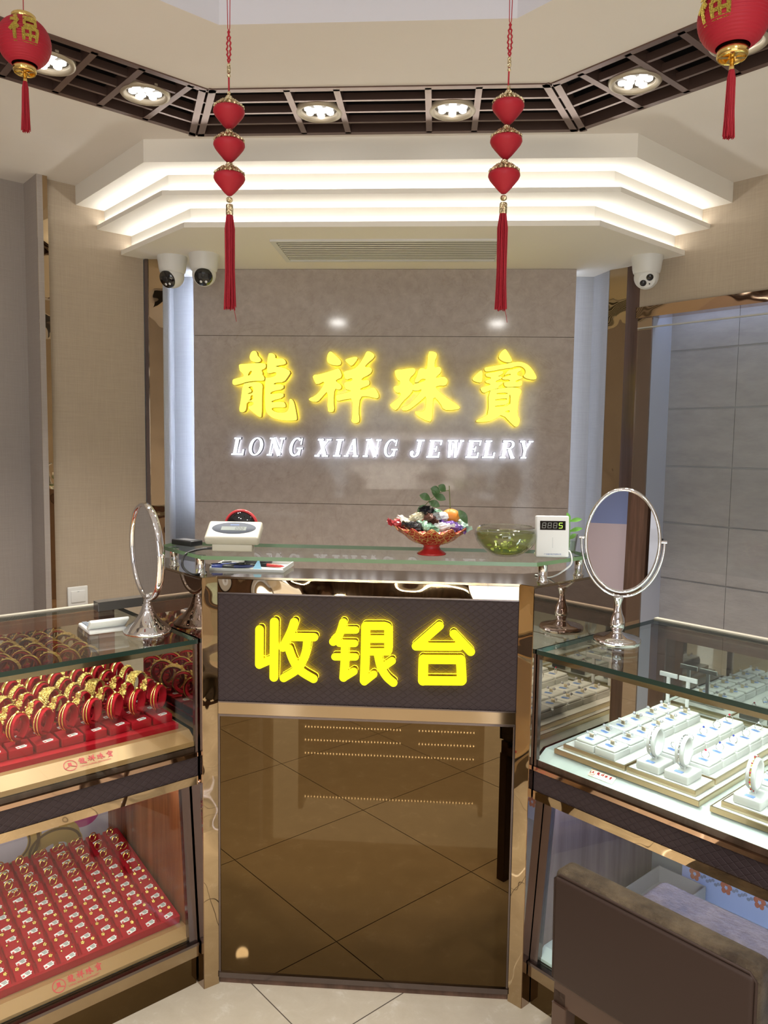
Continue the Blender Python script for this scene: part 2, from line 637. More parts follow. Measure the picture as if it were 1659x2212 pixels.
M_['poster_shade'] = mat('brown_print', (.12, .06, .02), .45)
M_['orange_print'] = mat('orange_flower_print', (.60, .20, .10), .5)
M_['blue_paper'] = mat('pale_blue_paper', (.55, .62, .85), .5)
M_['orange'] = mat('orange_peel', (.75, .26, .03), .45)
M_['leaf'] = mat('dark_green_leaf', (.05, .11, .035), .4)
M_['leaf_bright'] = mat('bright_green_leaf', (.16, .42, .06), .4)
M_['twig'] = mat('green_brown_twig', (.14, .15, .06), .6)
M_['led_digit'] = emitter('lit_green_digit', (.62, 1, .12), 1.2)
M_['digit_off'] = mat('unlit_digit', (.20, .20, .18), .4)

ORD = ['first', 'second', 'third', 'fourth', 'fifth', 'sixth', 'seventh', 'eighth', 'ninth', 'tenth', 'eleventh', 'twelfth']
ORDC = ['front', 'second', 'third', 'fourth', 'fifth', 'sixth', 'seventh', 'eighth', 'ninth', 'back']

# ------------------------------------------------------------------ the room shell
CEIL = 2.58
HS = 2.325           # low soffit over the till
YB = 3.70            # marble wall
# floor: 0.6 m tiles laid at 45 degrees
mb = MB()
mb.box((-3.2, -3.2, -.06), (3.0, 4.3, -.002), 1)
ca = math.cos(PI/4)
gx, gy = -.27124, 2*1.992-2.19864
for i in range(-11, 11):
    for j in range(-11, 11):
        cxx = gx+.6*((i+.5)*ca+(j+.5)*ca)
        cyy = gy+.6*(-(i+.5)*ca+(j+.5)*ca)
        if not (-3.1 < cxx < 2.9 and -3.1 < cyy < 4.2):
            continue
        h = .2985
        M = Matrix.Translation((cxx, cyy, 0)) @ Matrix.Rotation(-PI/4, 4, 'Z')
        mb.add([(-h, -h, 0), (h, -h, 0), (h, h, 0), (-h, h, 0)], [(0, 1, 2, 3)], 0, False, M)
struct('floor', mb, [M_['floor'], M_['grout']])

# main ceiling with a raised recess above the customers and an octagonal grille strip
X0 = -.201
GO, GI = 2.778, 2.424             # outer / inner edge of the strip
cxl, cxr = -.868, .466            # outer corners
dm = .354*math.tan(PI/8)
REC = 2.07
WL = 1.75                         # wing length
def ply(y, xl, xr, ext):          # polyline with 45 degree wings
    return [(xl-ext, y-ext), (xl, y), (xr, y), (xr+ext, y-ext)]
outer = ply(GO, cxl, cxr, 1.5)
inner = ply(GI, cxl+dm, cxr-dm, 1.5)
rec = ply(REC, -.585, .183, 1.5)
mb = MB()
def strip_faces(mb, a, b, z, mi=0, flip=False):
    for k in range(len(a)-1):
        f = [(a[k][0], a[k][1], z), (a[k+1][0], a[k+1][1], z), (b[k+1][0], b[k+1][1], z), (b[k][0], b[k][1], z)]
        if flip:
            f.reverse()
        mb.add(f, [(0, 1, 2, 3)], mi)
back = [(-3.2, 2.78-1.5), (-3.2, 4.3), (3.0, 4.3), (3.0, 2.78-1.5)]
back = [(outer[0][0]-.9, outer[0][1]), (-1.9, 4.3), (1.6, 4.3), (outer[3][0]+.9, outer[3][1])]
strip_faces(mb, back, outer, CEIL)
strip_faces(mb, inner, rec, CEIL)
# fascia of the recess and its upper ceiling
for k in range(3):
    a, b = rec[k], rec[k+1]
    mb.add([(a[0], a[1], CEIL), (b[0], b[1], CEIL), (b[0], b[1], 2.68), (a[0], a[1], 2.68)], [(0, 1, 2, 3)], 1)
mb.add([(-3.2, -3.2, 2.68), (3.0, -3.2, 2.68), (3.0, 2.2, 2.68), (-3.2, 2.2, 2.68)], [(0, 1, 2, 3)], 1)
mb.box((-3.2, -3.2, 2.80), (3.0, 4.3, 2.84), 0)
# vertical sides of the strip's shaft
for k in range(3):
    for pl in (outer, inner):
        a, b = pl[k], pl[k+1]
        mb.add([(a[0], a[1], CEIL), (b[0], b[1], CEIL), (b[0], b[1], 2.74), (a[0], a[1], 2.74)], [(0, 1, 2, 3)], 2)
strip_faces(mb, outer, inner, 2.74, 2)
struct('ceiling', mb, [M_['ceiling'], M_['recess_paint'], M_['black']])

# stepped cove soffit: three octagonal tiers
WLX = -4.842   # left wall: x - y
WRX = 4.495    # right wall: x + y
def tier(y, xl, xr):
    # front edge polyline down to the 45 degree walls
    # left wing: (xl - t, y - t) is parallel to the left wall, so wings go straight out at 45 deg the other way
    return y, xl, xr
def tier_poly(y, xl, xr, yb=4.2):
    # wings run backwards-outwards (-1,+1) until they meet the wall line
    tl = ((xl-y)-WLX)/2
    tr = (WRX-(xr+y))/2
    return [(xl-tl, y+tl), (xl, y), (xr, y), (xr+tr, y+tr)], (xl-tl, y+tl), (xr+tr, y+tr)
def tier_solid(mb, y, xl, xr, z0, z1, mi=0):
    p, a, b = tier_poly(y, xl, xr)
    # close the polygon behind the walls
    poly = p+[(b[0]+.02, b[1]+.02), (b[0]+.02, 4.25), (a[0]-.02, 4.25), (a[0]-.02, a[1]+.02)]
    mb.prism(poly, z0, z1, mi)
    return p
def ribbon(mb, pa, pb, z0, z1, mi=0):
    for k in range(len(pa)-1):
        mb.prism([pa[k], pa[k+1], pb[k+1], pb[k]], z0, z1, mi)

mb = MB()
tier_solid(mb, 2.805, -1.071, .672, 2.50, CEIL)
tier_solid(mb, 2.935, -1.027, .626, 2.433, 2.50)
tier_solid(mb, 2.900, -1.039, .642, 2.415, 2.433)
tier_solid(mb, 3.062, -.983, .584, 2.345, 2.415)
tier_solid(mb, 3.000, -.989, .591, HS, 2.345)
o = build('trim_1', mb, [M_['soffit']])
o['kind'] = 'structure'
for nm, (yf, xl, xr), z in (('upper', (2.935, -1.027, .626), 2.433), ('lower', (3.062, -.983, .584), 2.345)):
    mb = MB()
    d = .006
    pa, _, _ = tier_poly(yf-.014, xl-d+.001, xr+d-.001)
    pb, _, _ = tier_poly(yf-.002, xl-.001, xr+.001)
    ribbon(mb, pa, pb, z+.0005, z+.005)
    tag(build('led_strip', mb, M_['led_white']), 'white light strip hidden on the %s step of the cove ceiling' % nm, 'light strip')

# back wall: recess behind, marble slabs in front
mb = MB()
mb.box((-1.45, 3.87, 0), (1.0, 3.95, 2.6))
struct('wall_back', mb, [M_['fabric_cool']])
mb = MB()
zs = [0.0, .412, 1.212, 2.013, HS]
for a, b in zip(zs[:-1], zs[1:]):
    mb.box((-1.176, YB, a+.0012), (.632, YB+.03, b-.0012))
mb.box((-1.172, YB+.004, 0), (.628, YB+.07, HS), 1)
struct('wall_marble', mb, [M_['marble'], M_['grout']])
# cool light strips hidden behind the marble edges
for x, z0, lab in ((-1.166, 1.18, 'left'), (.622, .9, 'right')):
    mb = MB()
    mb.box((x-.006, YB+.075, z0), (x+.006, YB+.083, HS-.01))
    tag(build('led_strip', mb, emitter(lab+'_edge_led', (.70, .80, 1), 46) if lab == 'left' else M_['led_blue']), 'cool light strip behind the %s edge of the marble wall' % lab, 'light strip')

# left 45 degree wall with its columns; right wall with the opening
def wall_slab(mb, a, b, z0, z1, t=.08, mi=0):
    # slab from plan point a to b, thickness t to the left of a->b
    d = (Vector(b)-Vector(a)).normalized()
    n = Vector((-d.y, d.x))*t
    mb.prism([tuple(a), tuple(b), tuple(Vector(b)+n), tuple(Vector(a)+n)], z0, z1, mi)
P_l0, P_l1 = (-1.343, 3.499), (-1.652, 3.190)
mb = MB()
wall_slab(mb, P_l1, P_l0, 0, CEIL)
struct('wall_left', mb, [M_['fabric']])
mb = MB()                                    # projecting column, its grey return
mb.prism([(-1.647, 3.14), (-1.765, 3.258), (-1.75, 3.30), (-1.640, 3.190), (-1.630, 3.155)], 0, CEIL)
struct('trim_2', mb, [M_['fabric_grey']])
mb = MB()                                    # mirror strip on the column
mb.prism([(-1.6475, 3.1395), (-1.617, 3.170), (-1.637, 3.190), (-1.645, 3.150)], 0, CEIL, 0)
struct('trim_3', mb, [M_['gold_post']])
mb = MB()
wall_slab(mb, (-2.9, 2.123), (-1.765, 3.258), 0, CEIL)
wall_slab(mb, (-2.9, -3.0), (-2.9, 2.123), 0, 2.82)
struct('wall_left_front', mb, [M_['fabric_grey']])
mb = MB()                                    # mirror post at the inner end of the left wall
mb.prism([(-1.341, 3.503), (-1.338, 3.497), (-1.322, 3.497), (-1.322, 3.503)], 0, HS, 1)
mb.prism([(-1.322, 3.503), (-1.256, 3.503), (-1.256, 3.56), (-1.322, 3.56)], 0, HS, 0)
struct('trim_4', mb, [M_['gold_post'], M_['edge_steel']])
mb = MB()
mb.prism([(-1.2558, 3.5028), (-1.2535, 3.5028), (-1.2535, 3.562), (-1.332, 3.87), (-1.345, 3.87), (-1.2558, 3.565)], 0, HS, 0)
mb.prism([(-1.36, 3.52), (-1.33, 3.52), (-1.33, 3.87), (-1.36, 3.87)], 0, HS, 0)
struct('trim_5', mb, [M_['fabric_cool']])

# right side: grey return, gold post, header, opening
mb = MB()
mb.prism([(.745, 3.87), (.79, 3.735), (.80, 3.74), (.76, 3.90)], 0, HS, 0)
struct('trim_6', mb, [M_['fabric_cool']])
mb = MB()
mb.prism([(.790, 3.728), (.856, 3.668), (.875, 3.70), (.81, 3.76)], 0, HS, 0)
struct('trim_7', mb, [M_['gold_post']])
P_r0 = (.898, 3.597)
def wr(t, back=0.0):
    return (P_r0[0]+t/S2+back/S2, P_r0[1]-t/S2+back/S2)
mb = MB()
wall_slab(mb, (.856, 3.668), P_r0, 0, HS, .02)
struct('trim_8', mb, [M_['wood_dark']])
mb = MB()
mb.prism([wr(0), wr(2.2), wr(2.2, .08), wr(0, .08)], 2.13, CEIL)
mb.prism([wr(2.2), (2.75, wr(2.2)[1]), (2.75, -3), (2.85, -3), (2.85, 3), wr(2.2, .1)], 0, 2.82)
struct('wall_right', mb, [M_['fabric']])
mb = MB()
mb.prism([wr(-.01, -.012), wr(2.2, -.012), wr(2.2, .06), wr(-.01, .06)], 2.083, 2.13)
struct('trim_9', mb, [M_['gold_trim']], bevel=.003)
mb = MB()                                     # bronze mirror jamb
mb.prism([wr(-.005, .0), wr(.065, .0), wr(.065, .01), wr(-.005, .01)], .0, 2.083)
struct('trim_10', mb, [M_['bronze']])
REV = .14
mb = MB()                                     # pale painted reveal beside the tiles
mb.prism([wr(.062, .011), wr(.065, .011), wr(.065, .175), wr(.062, .175)], .0, 2.12)
struct('trim_11', mb, [M_['reveal']])
mb = MB()                                     # slate tiled wall set back in the opening
TB = .175
zt = .112
th = .262
while zt < 2.2:
    for k in range(-1, 4):
        a, b = .375+k*.6, .375+(k+1)*.6
        if b <= .07:
            continue
        a = max(a, .064)
        mb.prism([wr(a+.001, TB), wr(b-.001, TB), wr(b-.001, TB+.02), wr(a+.001, TB+.02)], zt+.004, zt+th-.004)
    zt += th
mb.prism([wr(.055, TB+.006), wr(2.2, TB+.006), wr(2.2, TB+.06), wr(.08, TB+.06)], 0, 2.3, 1)
struct('wall_tiled', mb, [M_['tile'], mat('pale_tile_joint', (.42, .42, .44), .6)])
mb = MB()                                     # white top reveal
mb.prism([wr(.09, .0), wr(2.2, .0), wr(2.2, TB), wr(.09, TB)], 2.125, 2.129)
struct('trim_12', mb, [M_['reveal']])
# the glass sheet standing in the opening, its top edge visible under the header
mb = MB()
mb.prism([wr(.0, -.002), wr(2.1, -.002), wr(2.1, -.008), wr(.0, -.008)], .98, 2.035, 0, side=0)
mb.prism([wr(.0, -.001), wr(2.1, -.001), wr(2.1, -.009), wr(.0, -.009)], 2.035, 2.041, 1)
struct('window_1', mb, [glass('faint_glass', (.97, .98, .98), .6), mat('glass_edge_grey', (.45, .44, .40), .3)])

mb = MB()
mb.prism([wr(.11, .07), wr(2.1, .07), wr(2.1, .085), wr(.11, .085)], 2.114, 2.124)
tag(build('led_strip', mb, emitter('niche_led_strip', (.66, .74, 1), 6)), 'cool light strip under the header over the grey tiles', 'light strip')

# rear of the shop behind the customers: wall with the bright shop front
mb = MB()
mb.box((-3.0, -3.1, 0), (-1.5, -3.0, 2.82))
mb.box((1.3, -3.1, 0), (2.85, -3.0, 2.82))
mb.box((-1.5, -3.1, 2.3), (1.3, -3.0, 2.82))
struct('wall_rear', mb, [M_['fabric']])

pz = thing('wall_poster', 'large blue and lilac shop poster on the rear wall behind the customers', 'poster', (-2.45, -2.99, 1.45))
mb = MB(); mb.box((-.55, -.005, -.75), (.55, .012, .75)); build('frame', mb, M_['edge_steel'], pz)
mb = MB(); mb.box((-.52, .0121, -.72), (.52, .0135, .0)); build('lower_sheet', mb, M_['lavender'], pz)
mb = MB(); mb.box((-.52, .0121, .0), (.52, .0135, .72)); build('upper_sheet', mb, mat('soft_blue_print', (.20, .25, .48), .4), pz)
for px_, w_, mm_, lab_ in ((-1.80, .10, 'wood_dark', 'dark brown wooden pillar by the rear shop poster'), (-1.62, .05, 'reveal', 'pale narrow pillar beside the dark rear pillar')):
    mb = MB(); mb.box((-w_, -.08, 0), (w_, .08, 2.67))
    tag(build('pillar', mb, M_[mm_], None, (px_, -2.90, 0), 0, bevel=.004), lab_, 'pillar')
cb_ = thing('display_cabinet', 'open lit shelf cabinet at the rear of the shop behind the customers', 'cabinet', (-.35, -2.75, 0))
mb = MB()
for x_ in (-.82, .78):
    mb.box((x_, -.2, 0), (x_+.04, .15, 1.75))
mb.box((-.78, -.2, 0), (.78, -.18, 1.75))
build('carcass', mb, M_['wood_dark'], cb_)
M_['led_dot'] = emitter('tiny_led_dot', (1, .93, .78), 300)
for z_ in (.30, .98, 1.10, 1.22, 1.62):
    mb = MB(); mb.box((-.779, -.179, z_), (.779, .15, z_+.02)); build('shelf', mb, M_['cream_plastic'], cb_)
    mb = MB()                      # one continuous tape: lit dots between dark gaps
    n_ = 54
    xs_ = [v_ for k in range(n_) for v_ in (-.76+k*.028, -.751+k*.028)]
    vs_ = [(x_, .1503, zz) for x_ in xs_ for zz in (z_+.006, z_+.015)]
    for k in range(len(xs_)-1):
        mb.add([], [], 0)
    mb.v = [Vector(v_) for v_ in vs_]
    for k in range(len(xs_)-1):
        mb.f.append([2*k+1, 2*k+3, 2*k+2, 2*k])
        mb.m.append(0 if k % 2 == 0 and not (z_ in (.98, 1.10) and 60 < k < 72) else 1)
        mb.s.append(False)
    build('led_row', mb, [M_['led_dot'], M_['dark_plastic']], cb_)

# ------------------------------------------------------------------ ceiling grille and recessed lamps
gr = thing('ceiling_grille', 'bronze brown octagonal grille set in the white ceiling over black recess', 'ceiling grille', (0, 0, 0))
def at_strip(seg, t, w):
    """point on the strip: t metres along segment, w 0..1 from outer to inner edge"""
    if seg == 'c':
        return (t, GO+(GI-GO)*w)
    s = -1 if seg == 'l' else 1
    cxo = cxl if seg == 'l' else cxr
    ox, oy = cxo+(-s)*(dm)*w, GO+(GI-GO)*w
    return (ox+s*t/S2, oy-t/S2)
def bar(mb, p, q, w, z0=CEIL-.004, z1=CEIL+.03, mi=0):
    p, q = Vector(p), Vector(q)
    d = (q-p).normalized()
    n = Vector((-d.y, d.x))*w/2
    mb.prism([tuple(p+n), tuple(p-n), tuple(q-n), tuple(q+n)], z0, z1, mi)
FR = [0.03, .97]
LG = [.27, .5, .735]
cells = {'c': [-.403, .031], 'l': [.20, .492], 'r': [.245, .553]}
HC = .077
mb = MB()
fr = MB()
for seg in 'clr':
    if seg == 'c':
        def rng(w): return (cxl+dm*w, cxr-dm*w)
    else:
        def rng(w): return (0, 1.55)
    for w in FR:
        a, b = rng(w)
        bar(fr, at_strip(seg, a, w), at_strip(seg, b, w), .022)
    for w in LG:
        a, b = rng(w)
        stops = [a]
        if w == .5 or (seg != 'c' and False):
            for c in cells[seg]:
                # t is measured from the corner at this w
                off = 0 if seg == 'c' else -(.5-w)*0
                stops += [c-HC, c+HC]
        stops.append(b)
        for k in range(0, len(stops)-1, 2):
            bar(mb, at_strip(seg, stops[k], w), at_strip(seg, stops[k+1], w), .011, CEIL-.002, CEIL+.02)
    tt = [c+d for c in cells[seg] for d in (-HC, HC)]
    if seg != 'c':
        tt += [.80, .95, 1.2, 1.35]
    for t in tt:
        p, q = at_strip(seg, t, .03), at_strip(seg, t, .97)
        if seg != 'c':   # cross bars square to the wing
            p = at_strip(seg, t, .5)
            s = -1 if seg == 'l' else 1
            n = Vector((s, 1)).normalized()*.168
            p, q = tuple(Vector(p)+n), tuple(Vector(p)-n)
        bar(mb, p, q, .020)
for s, cc in ((-1, cxl), (1, cxr)):
    a, b = Vector((cc, GO)), Vector((cc-s*dm, GI))
    for d in (-.016, .016):
        off = Vector((d, 0)) if True else 0
        bar(fr, tuple(a+Vector((d, -abs(d)*.2))), tuple(b+Vector((d, 0))), .022)
build('frame', fr, M_['grille'], gr)
build('bars', mb, M_['grille'], gr)
HEX = [(0, 0)]+[(.030*math.cos(PI/3*k+PI/6), .030*math.sin(PI/3*k+PI/6)) for k in range(6)]
HEX = [(-.034, .019), (0, .024), (.034, .019), (-.017, 0), (.017, 0), (-.036, -.013), (0, -.020), (.036, -.013), (0, -.042), (0, .044)]
def lamp_proto():
    t = thing('ceiling_lamp', 'x', 'ceiling lamp')
    mb = MB()
    mb.lathe([(.058, .000), (.060, -.006), (.066, -.010), (.074, -.008), (.078, -.002), (.078, .004)], 0, 40, cap=False)
    mb.lathe([(.058, .0), (.056, .020)], 0, 40, cap=False)
    build('rim', mb, M_['lamp_rim'], t)
    mb = MB()
    mb.lathe([(.0001, .006), (.058, .006)], 0, 40, cap=False)
    build('reflector', mb, M_['lamp_plate'], t)
    for x, y in HEX:
        mb = MB()
        mb.lathe([(.0001, -.004), (.007, -.004), (.0118, -.001), (.0124, .005)], 0, 14, Matrix.Translation((x*.98, y*.98, 0)), cap=False)
        build('bulb', mb, M_['bulb'], t)
    mb = MB()
    h = .07
    mb.prism([(-h, -h), (h, -h), (h, h), (-h, h)], .022, .10, 0)
    build('housing', mb, M_['black'], t)
    return t
M_['lamp_rim'] = mat('cream_lamp_rim', (.40, .34, .26), .35, .3)
M_['lamp_plate'] = mat('lamp_reflector', (.085, .07, .055), .45, .3)
lp = lamp_proto()
LLAB = ['round ceiling lamp of white bulbs in the middle grille, left of the pair',
        'round ceiling lamp of white bulbs in the middle grille, right of the pair',
        'round ceiling lamp in the left grille, the one nearer the corner',
        'round ceiling lamp in the right grille, the one nearer the corner',
        'round ceiling lamp partly hidden behind the left red lantern',
        'round ceiling lamp partly hidden behind the right red lantern']
for k, ((lx, ly), lab) in enumerate(zip(LAMPS, LLAB)):
    o = lp if k == 0 else copy_tree(lp)
    o.location = (lx, ly, CEIL+.002)
    o.rotation_euler = (0, 0, 0 if k < 2 else (PI/4 if k in (2, 4) else -PI/4))
    tag(o, lab, 'ceiling lamp', 'recessed lamps in the ceiling grille')

# air vent in the soffit
v = thing('air_vent', 'long white slatted air vent in the low ceiling above the shop sign', 'air vent', (-.215, 3.355, HS))
mb = MB()
x, y = .478, .178
for a, b in (((-x, -y), (x, -y+.02)), ((-x, y-.02), (x, y)), ((-x, -y+.02), (-x+.022, y-.02)), ((x-.022, -y+.02), (x, y-.02))):
    mb.box((*a, -.008), (*b, .0))
build('frame', mb, M_['white_plastic'], v, bevel=.002)
mb = MB()
ns = 11
for k in range(ns):
    yy = -y+.028+k*(2*y-.056)/(ns-1)
    mb.add([(-x+.02, yy-.008, -.0022), (x-.02, yy-.008, -.0022), (x-.02, yy+.006, -.0040), (-x+.02, yy+.006, -.0040)], [(0, 1, 2, 3)])
build('slats', mb, M_['white_plastic'], v)
mb = MB()
mb.box((-x+.02, -y+.02, -.0006), (x-.02, y-.02, -.0002))  # dark sheet standing in for the shade between and above the slats
build('duct_shade', mb, mat('dark_duct_shade', (.06, .058, .055), .7), v)

# security cameras
def dome(loc, yaw, tilt, label, kind):
    t = thing('security_camera', label, 'security camera', loc, 0, 'white dome cameras under the low ceiling')
    mb = MB()
    mb.lathe([(.066, 0), (.066, -.012), (.063, -.024), (.060, -.052), (.056, -.068), (.050, -.075), (.0001, -.075)], 0, 36, cap=False)
    build('housing', mb, M_['white_plastic'], t)
    R = Matrix.Translation((0, 0, -.086)) @ Matrix.Rotation(yaw, 4, 'Z') @ Matrix.Rotation(tilt, 4, 'X')
    # the ball looks along local -Y
    Rx = R @ Matrix.Rotation(PI/2, 4, 'X')       # local +Z of lathe -> -Y
    mb = MB()
    prof = [(.052*math.cos(a), .052*math.sin(a)) for a in [(-80+10*i)*PI/180 for i in range(14)]]
    mb.lathe(prof, 0, 32, Rx, cap=True)
    b = build('ball', mb, M_['white_plastic'], t)
    zf = prof[-1][1]
    rf = prof[-1][0]
    if kind == 'dark':
        mb = MB()
        mb.lathe([(rf+.0065, zf-.009), (rf+.005, zf+.002), (.0001, zf+.004)], 0, 32, Rx, cap=False)
        w = build('window', mb, M_['lens'], b)
        mb = MB()
        for sx in (-.011, .011):
            mb.lathe([(.006, zf+.0045), (.005, zf+.0065), (.0001, zf+.007)], 0, 14, Rx @ Matrix.Translation((sx, -.019, 0)), cap=False)
        build('lamp', mb, M_['gem'], b)
        mb = MB()
        mb.add([(-.02, -.006, zf+.0048), (.02, -.006, zf+.0048), (.02, .018, zf+.0048), (-.02, .018, zf+.0048)], [(0, 1, 2, 3)], 0, False, Rx)
        mb.lathe([(.009, zf+.005), (.007, zf+.007), (.0001, zf+.0065)], 0, 18, Rx @ Matrix.Translation((0, .006, 0)), cap=False)
        build('lens', mb, M_['dark_plastic'], b)
    else:
        mb = MB()
        mb.lathe([(rf, zf), (.0001, zf+.001)], 0, 32, Rx, cap=False)
        build('face', mb, M_['white_plastic'], b)
        for (sx, sy, r, nm, mm) in ((.012, .012, .015, 'lens', M_['lens']), (-.014, -.012, .014, 'lamp', M_['dark_plastic']), (.012, -.016, .003, 'sensor', M_['dark_plastic'])):
            mb = MB()
            mb.lathe([(r, zf), (r*.95, zf+.003), (.0001, zf+.0035)], 0, 20, Rx @ Matrix.Translation((sx, sy, 0)), cap=False)
            build(nm, mb, mm, b)
dome((-1.195, 3.46, HS), .42-.85, math.radians(30), 'white dome camera under the soffit, its black face turned to the left', 'dark')
dome((-1.038, 3.42, HS), .20, math.radians(28), 'white dome camera beside the marble wall, right of the touching pair', 'dark')
dome((.892, 3.475, HS), -.2, math.radians(30), 'white dome camera with two round eyes above the tiled opening', 'eyes')

# ------------------------------------------------------------------ the illuminated signs
# outlines traced in a (350 x 270) grid at 4.74 units per grid step
G_LONG = [
 [(335,90),(300,100),(280,150),(290,190),(335,208),(385,205),(400,185),(390,165),(362,140),(355,105)],
 [(170,228),(230,225),(330,215),(440,215),(452,245),(440,268),(400,285),(415,310),(412,330),(430,350),(437,382),(410,395),(330,394),(250,405),(190,425),(130,440),(103,430),(104,385),(130,375),(215,352),(222,340),(205,315),(182,300),(172,260)],
 [(285,292),(310,295),(288,335),(255,347)],
 [(210,428),(260,414),(340,405),(395,412),(418,440),(410,500),(408,755),(385,764),(325,722),(252,660),(320,640),(320,606),(250,606),(245,690),(215,716),(168,705),(190,600)],
 [(255,470),(290,448),(318,458),(318,520),(250,530),(275,515),(300,510),(298,485),(275,464)],
 [(290,542),(318,536),(318,588),(248,600),(290,585)],
 [(470,120),(510,112),(545,132),(545,170),(620,163),(652,190),(655,225),(560,240),(540,248),(640,258),(706,298),(680,345),(635,405),(545,410),(520,430),(632,425),(630,475),(520,495),(490,520),(505,527),(630,510),(632,560),(520,590),(495,612),(630,598),(655,635),(650,662),(560,660),(505,668),(520,695),(580,715),(650,712),(680,690),(692,640),(690,580),(712,570),(740,605),(760,700),(772,770),(765,790),(690,795),(600,790),(520,770),(460,725),(438,650),(440,365),(470,362),(535,350),(560,325),(550,300),(480,320),(458,305)]]
G_XIANG = [
 [(1110,97),(1150,130),(1210,185),(1220,215),(1200,240),(1130,238),(1080,215),(1070,180),(1080,120)],
 [(922,340),(1000,330),(1100,300),(1180,270),(1205,280),(1232,355),(1165,385),(1165,400),(1220,435),(1222,470),(1195,485),(1150,470),(1142,600),(1152,700),(1115,712),(1080,700),(1086,490),(1030,550),(980,608),(930,608),(888,590),(895,572),(950,550),(1010,490),(1060,392),(968,438),(945,400)],
 [(1250,185),(1300,165),(1370,150),(1388,170),(1325,250),(1290,225)],
 [(1490,95),(1530,110),(1557,135),(1545,165),(1490,210),(1450,255),(1520,255),(1534,290),(1510,325),(1430,365),(1425,390),(1500,380),(1510,420),(1490,440),(1420,465),(1410,485),(1480,480),(1545,455),(1575,475),(1607,540),(1590,570),(1550,560),(1480,545),(1412,550),(1397,700),(1412,800),(1380,820),(1340,815),(1325,790),(1335,770),(1337,570),(1280,575),(1180,600),(1168,575),(1165,535),(1250,520),(1332,495),(1280,480),(1265,478),(1245,425),(1260,405),(1332,395),(1332,360),(1265,388),(1245,330),(1240,300),(1350,275),(1400,230),(1450,150),(1470,105)]]
G_ZHU = [
 [(158,288),(240,282),(335,265),(370,278),(360,320),(312,362),(306,402),(345,428),(345,490),(310,540),(240,605),(190,682),(160,692),(110,645),(125,625),(222,550),(220,512),(180,519),(146,480),(152,450),(212,440),(215,398),(185,388),(158,325)],
 [(490,105),(530,100),(580,118),(575,160),(560,190),(555,265),(600,250),(627,270),(622,310),(590,340),(565,368),(650,348),(690,375),(690,410),(670,440),(600,440),(565,455),(620,510),(700,570),(800,630),(828,668),(740,684),(655,682),(625,620),(550,538),(545,680),(540,805),(480,792),(400,752),(366,715),(375,695),(440,705),(475,680),(482,538),(440,580),(370,640),(300,692),(240,694),(226,665),(300,640),(360,580),(448,472),(380,497),(330,485),(335,432),(440,405),(480,378),(430,372),(395,410),(352,412),(385,340),(400,275),(440,265),(475,282),(485,240)]]
G_BAO = [
 [(1270,78),(1290,95),(1347,185),(1340,210),(1290,214),(1240,195),(1208,165),(1225,120)],
 [(1035,293),(1055,300),(1057,370),(1047,417),(990,407),(953,387),(970,355)],
 [(1073,272),(1090,262),(1280,228),(1380,206),(1450,208),(1520,245),(1570,310),(1594,360),(1580,382),(1515,377),(1455,350),(1485,318),(1480,280),(1440,248),(1380,250),(1340,268),(1290,270),(1180,293),(1095,307),(1075,292)],
 [(1090,322),(1160,312),(1250,292),(1265,315),(1240,335),(1200,355),(1250,350),(1250,372),(1190,395),(1190,412),(1255,402),(1262,420),(1212,452),(1218,468),(1130,492),(1070,522),(1038,480),(1045,460),(1130,440),(1140,425),(1090,415),(1085,395),(1140,377),(1140,360),(1100,355),(1085,337)],
 [(1360,280),(1430,262),(1440,290),(1400,310),(1400,340),(1450,350),(1450,372),(1385,390),(1390,412),(1440,387),(1454,397),(1447,450),(1360,452),(1290,457),(1270,430),(1275,407),(1330,400),(1330,382),(1260,384),(1250,362),(1330,342),(1340,322),(1290,332),(1272,345),(1305,292)],
 [(1120,497),(1200,475),(1340,457),(1420,465),(1454,490),(1422,560),(1412,735),(1442,770),(1432,830),(1410,852),(1380,842),(1262,722),(1200,772),(1130,802),(1010,810),(1000,792),(1080,755),(1128,725)],
 [(1197,516),(1310,510),(1312,528),(1205,530)], [(1187,578),(1305,566),(1308,584),(1190,592)],
 [(1187,643),(1322,628),(1324,560),(1335,520),(1342,560),(1340,642),(1190,656)], [(1280,702),(1335,680),(1335,712)]]
def glyph_loops(loops, ox, oy, sc):
    out = []
    for lp in loops:
        q = chaikin(lp, 1)
        out.append([((x-ox)*sc, -(y-oy)*sc) for x, y in q])
    return out
def px_on_wall(px_x, px_y, Y):
    d = rt2*((px_x-829.5)/F_PX)+dn2*((px_y-1106)/F_PX)+fw
    return Vector((0, 0, CAM_H))+d*(Y/d.y)
SIGN_ROT = Matrix.Rotation(PI/2, 4, 'X')
GPX = (3.655-.0)/F_PX/4.74*1.004
def sign_letter(name, me_face, me_side, me_back, mats, loc, label, group):
    t = thing(name, label, 'sign letter', loc, 0, group)
    for nm, me, m in (('side', me_side, mats[1]), ('face', me_face, mats[0]), ('backlight', me_back, mats[2])):
        if me is None:
            continue
        set_mats(me, [m])
        o = link(nm, me, t)
        o.rotation_euler = (PI/2, 0, 0)
    return t
SIGN_Y = 3.655
def wide_pt(gx_, gy_, crop):
    X = (480 if crop == 1 else 820)+gx_/4.74
    Y = 740+gy_/4.74
    return px_on_wall(X, Y, SIGN_Y)
ZH = [('first', G_LONG, 1), ('second', G_XIANG, 1), ('third', G_ZHU, 2), ('fourth', G_BAO, 2)]
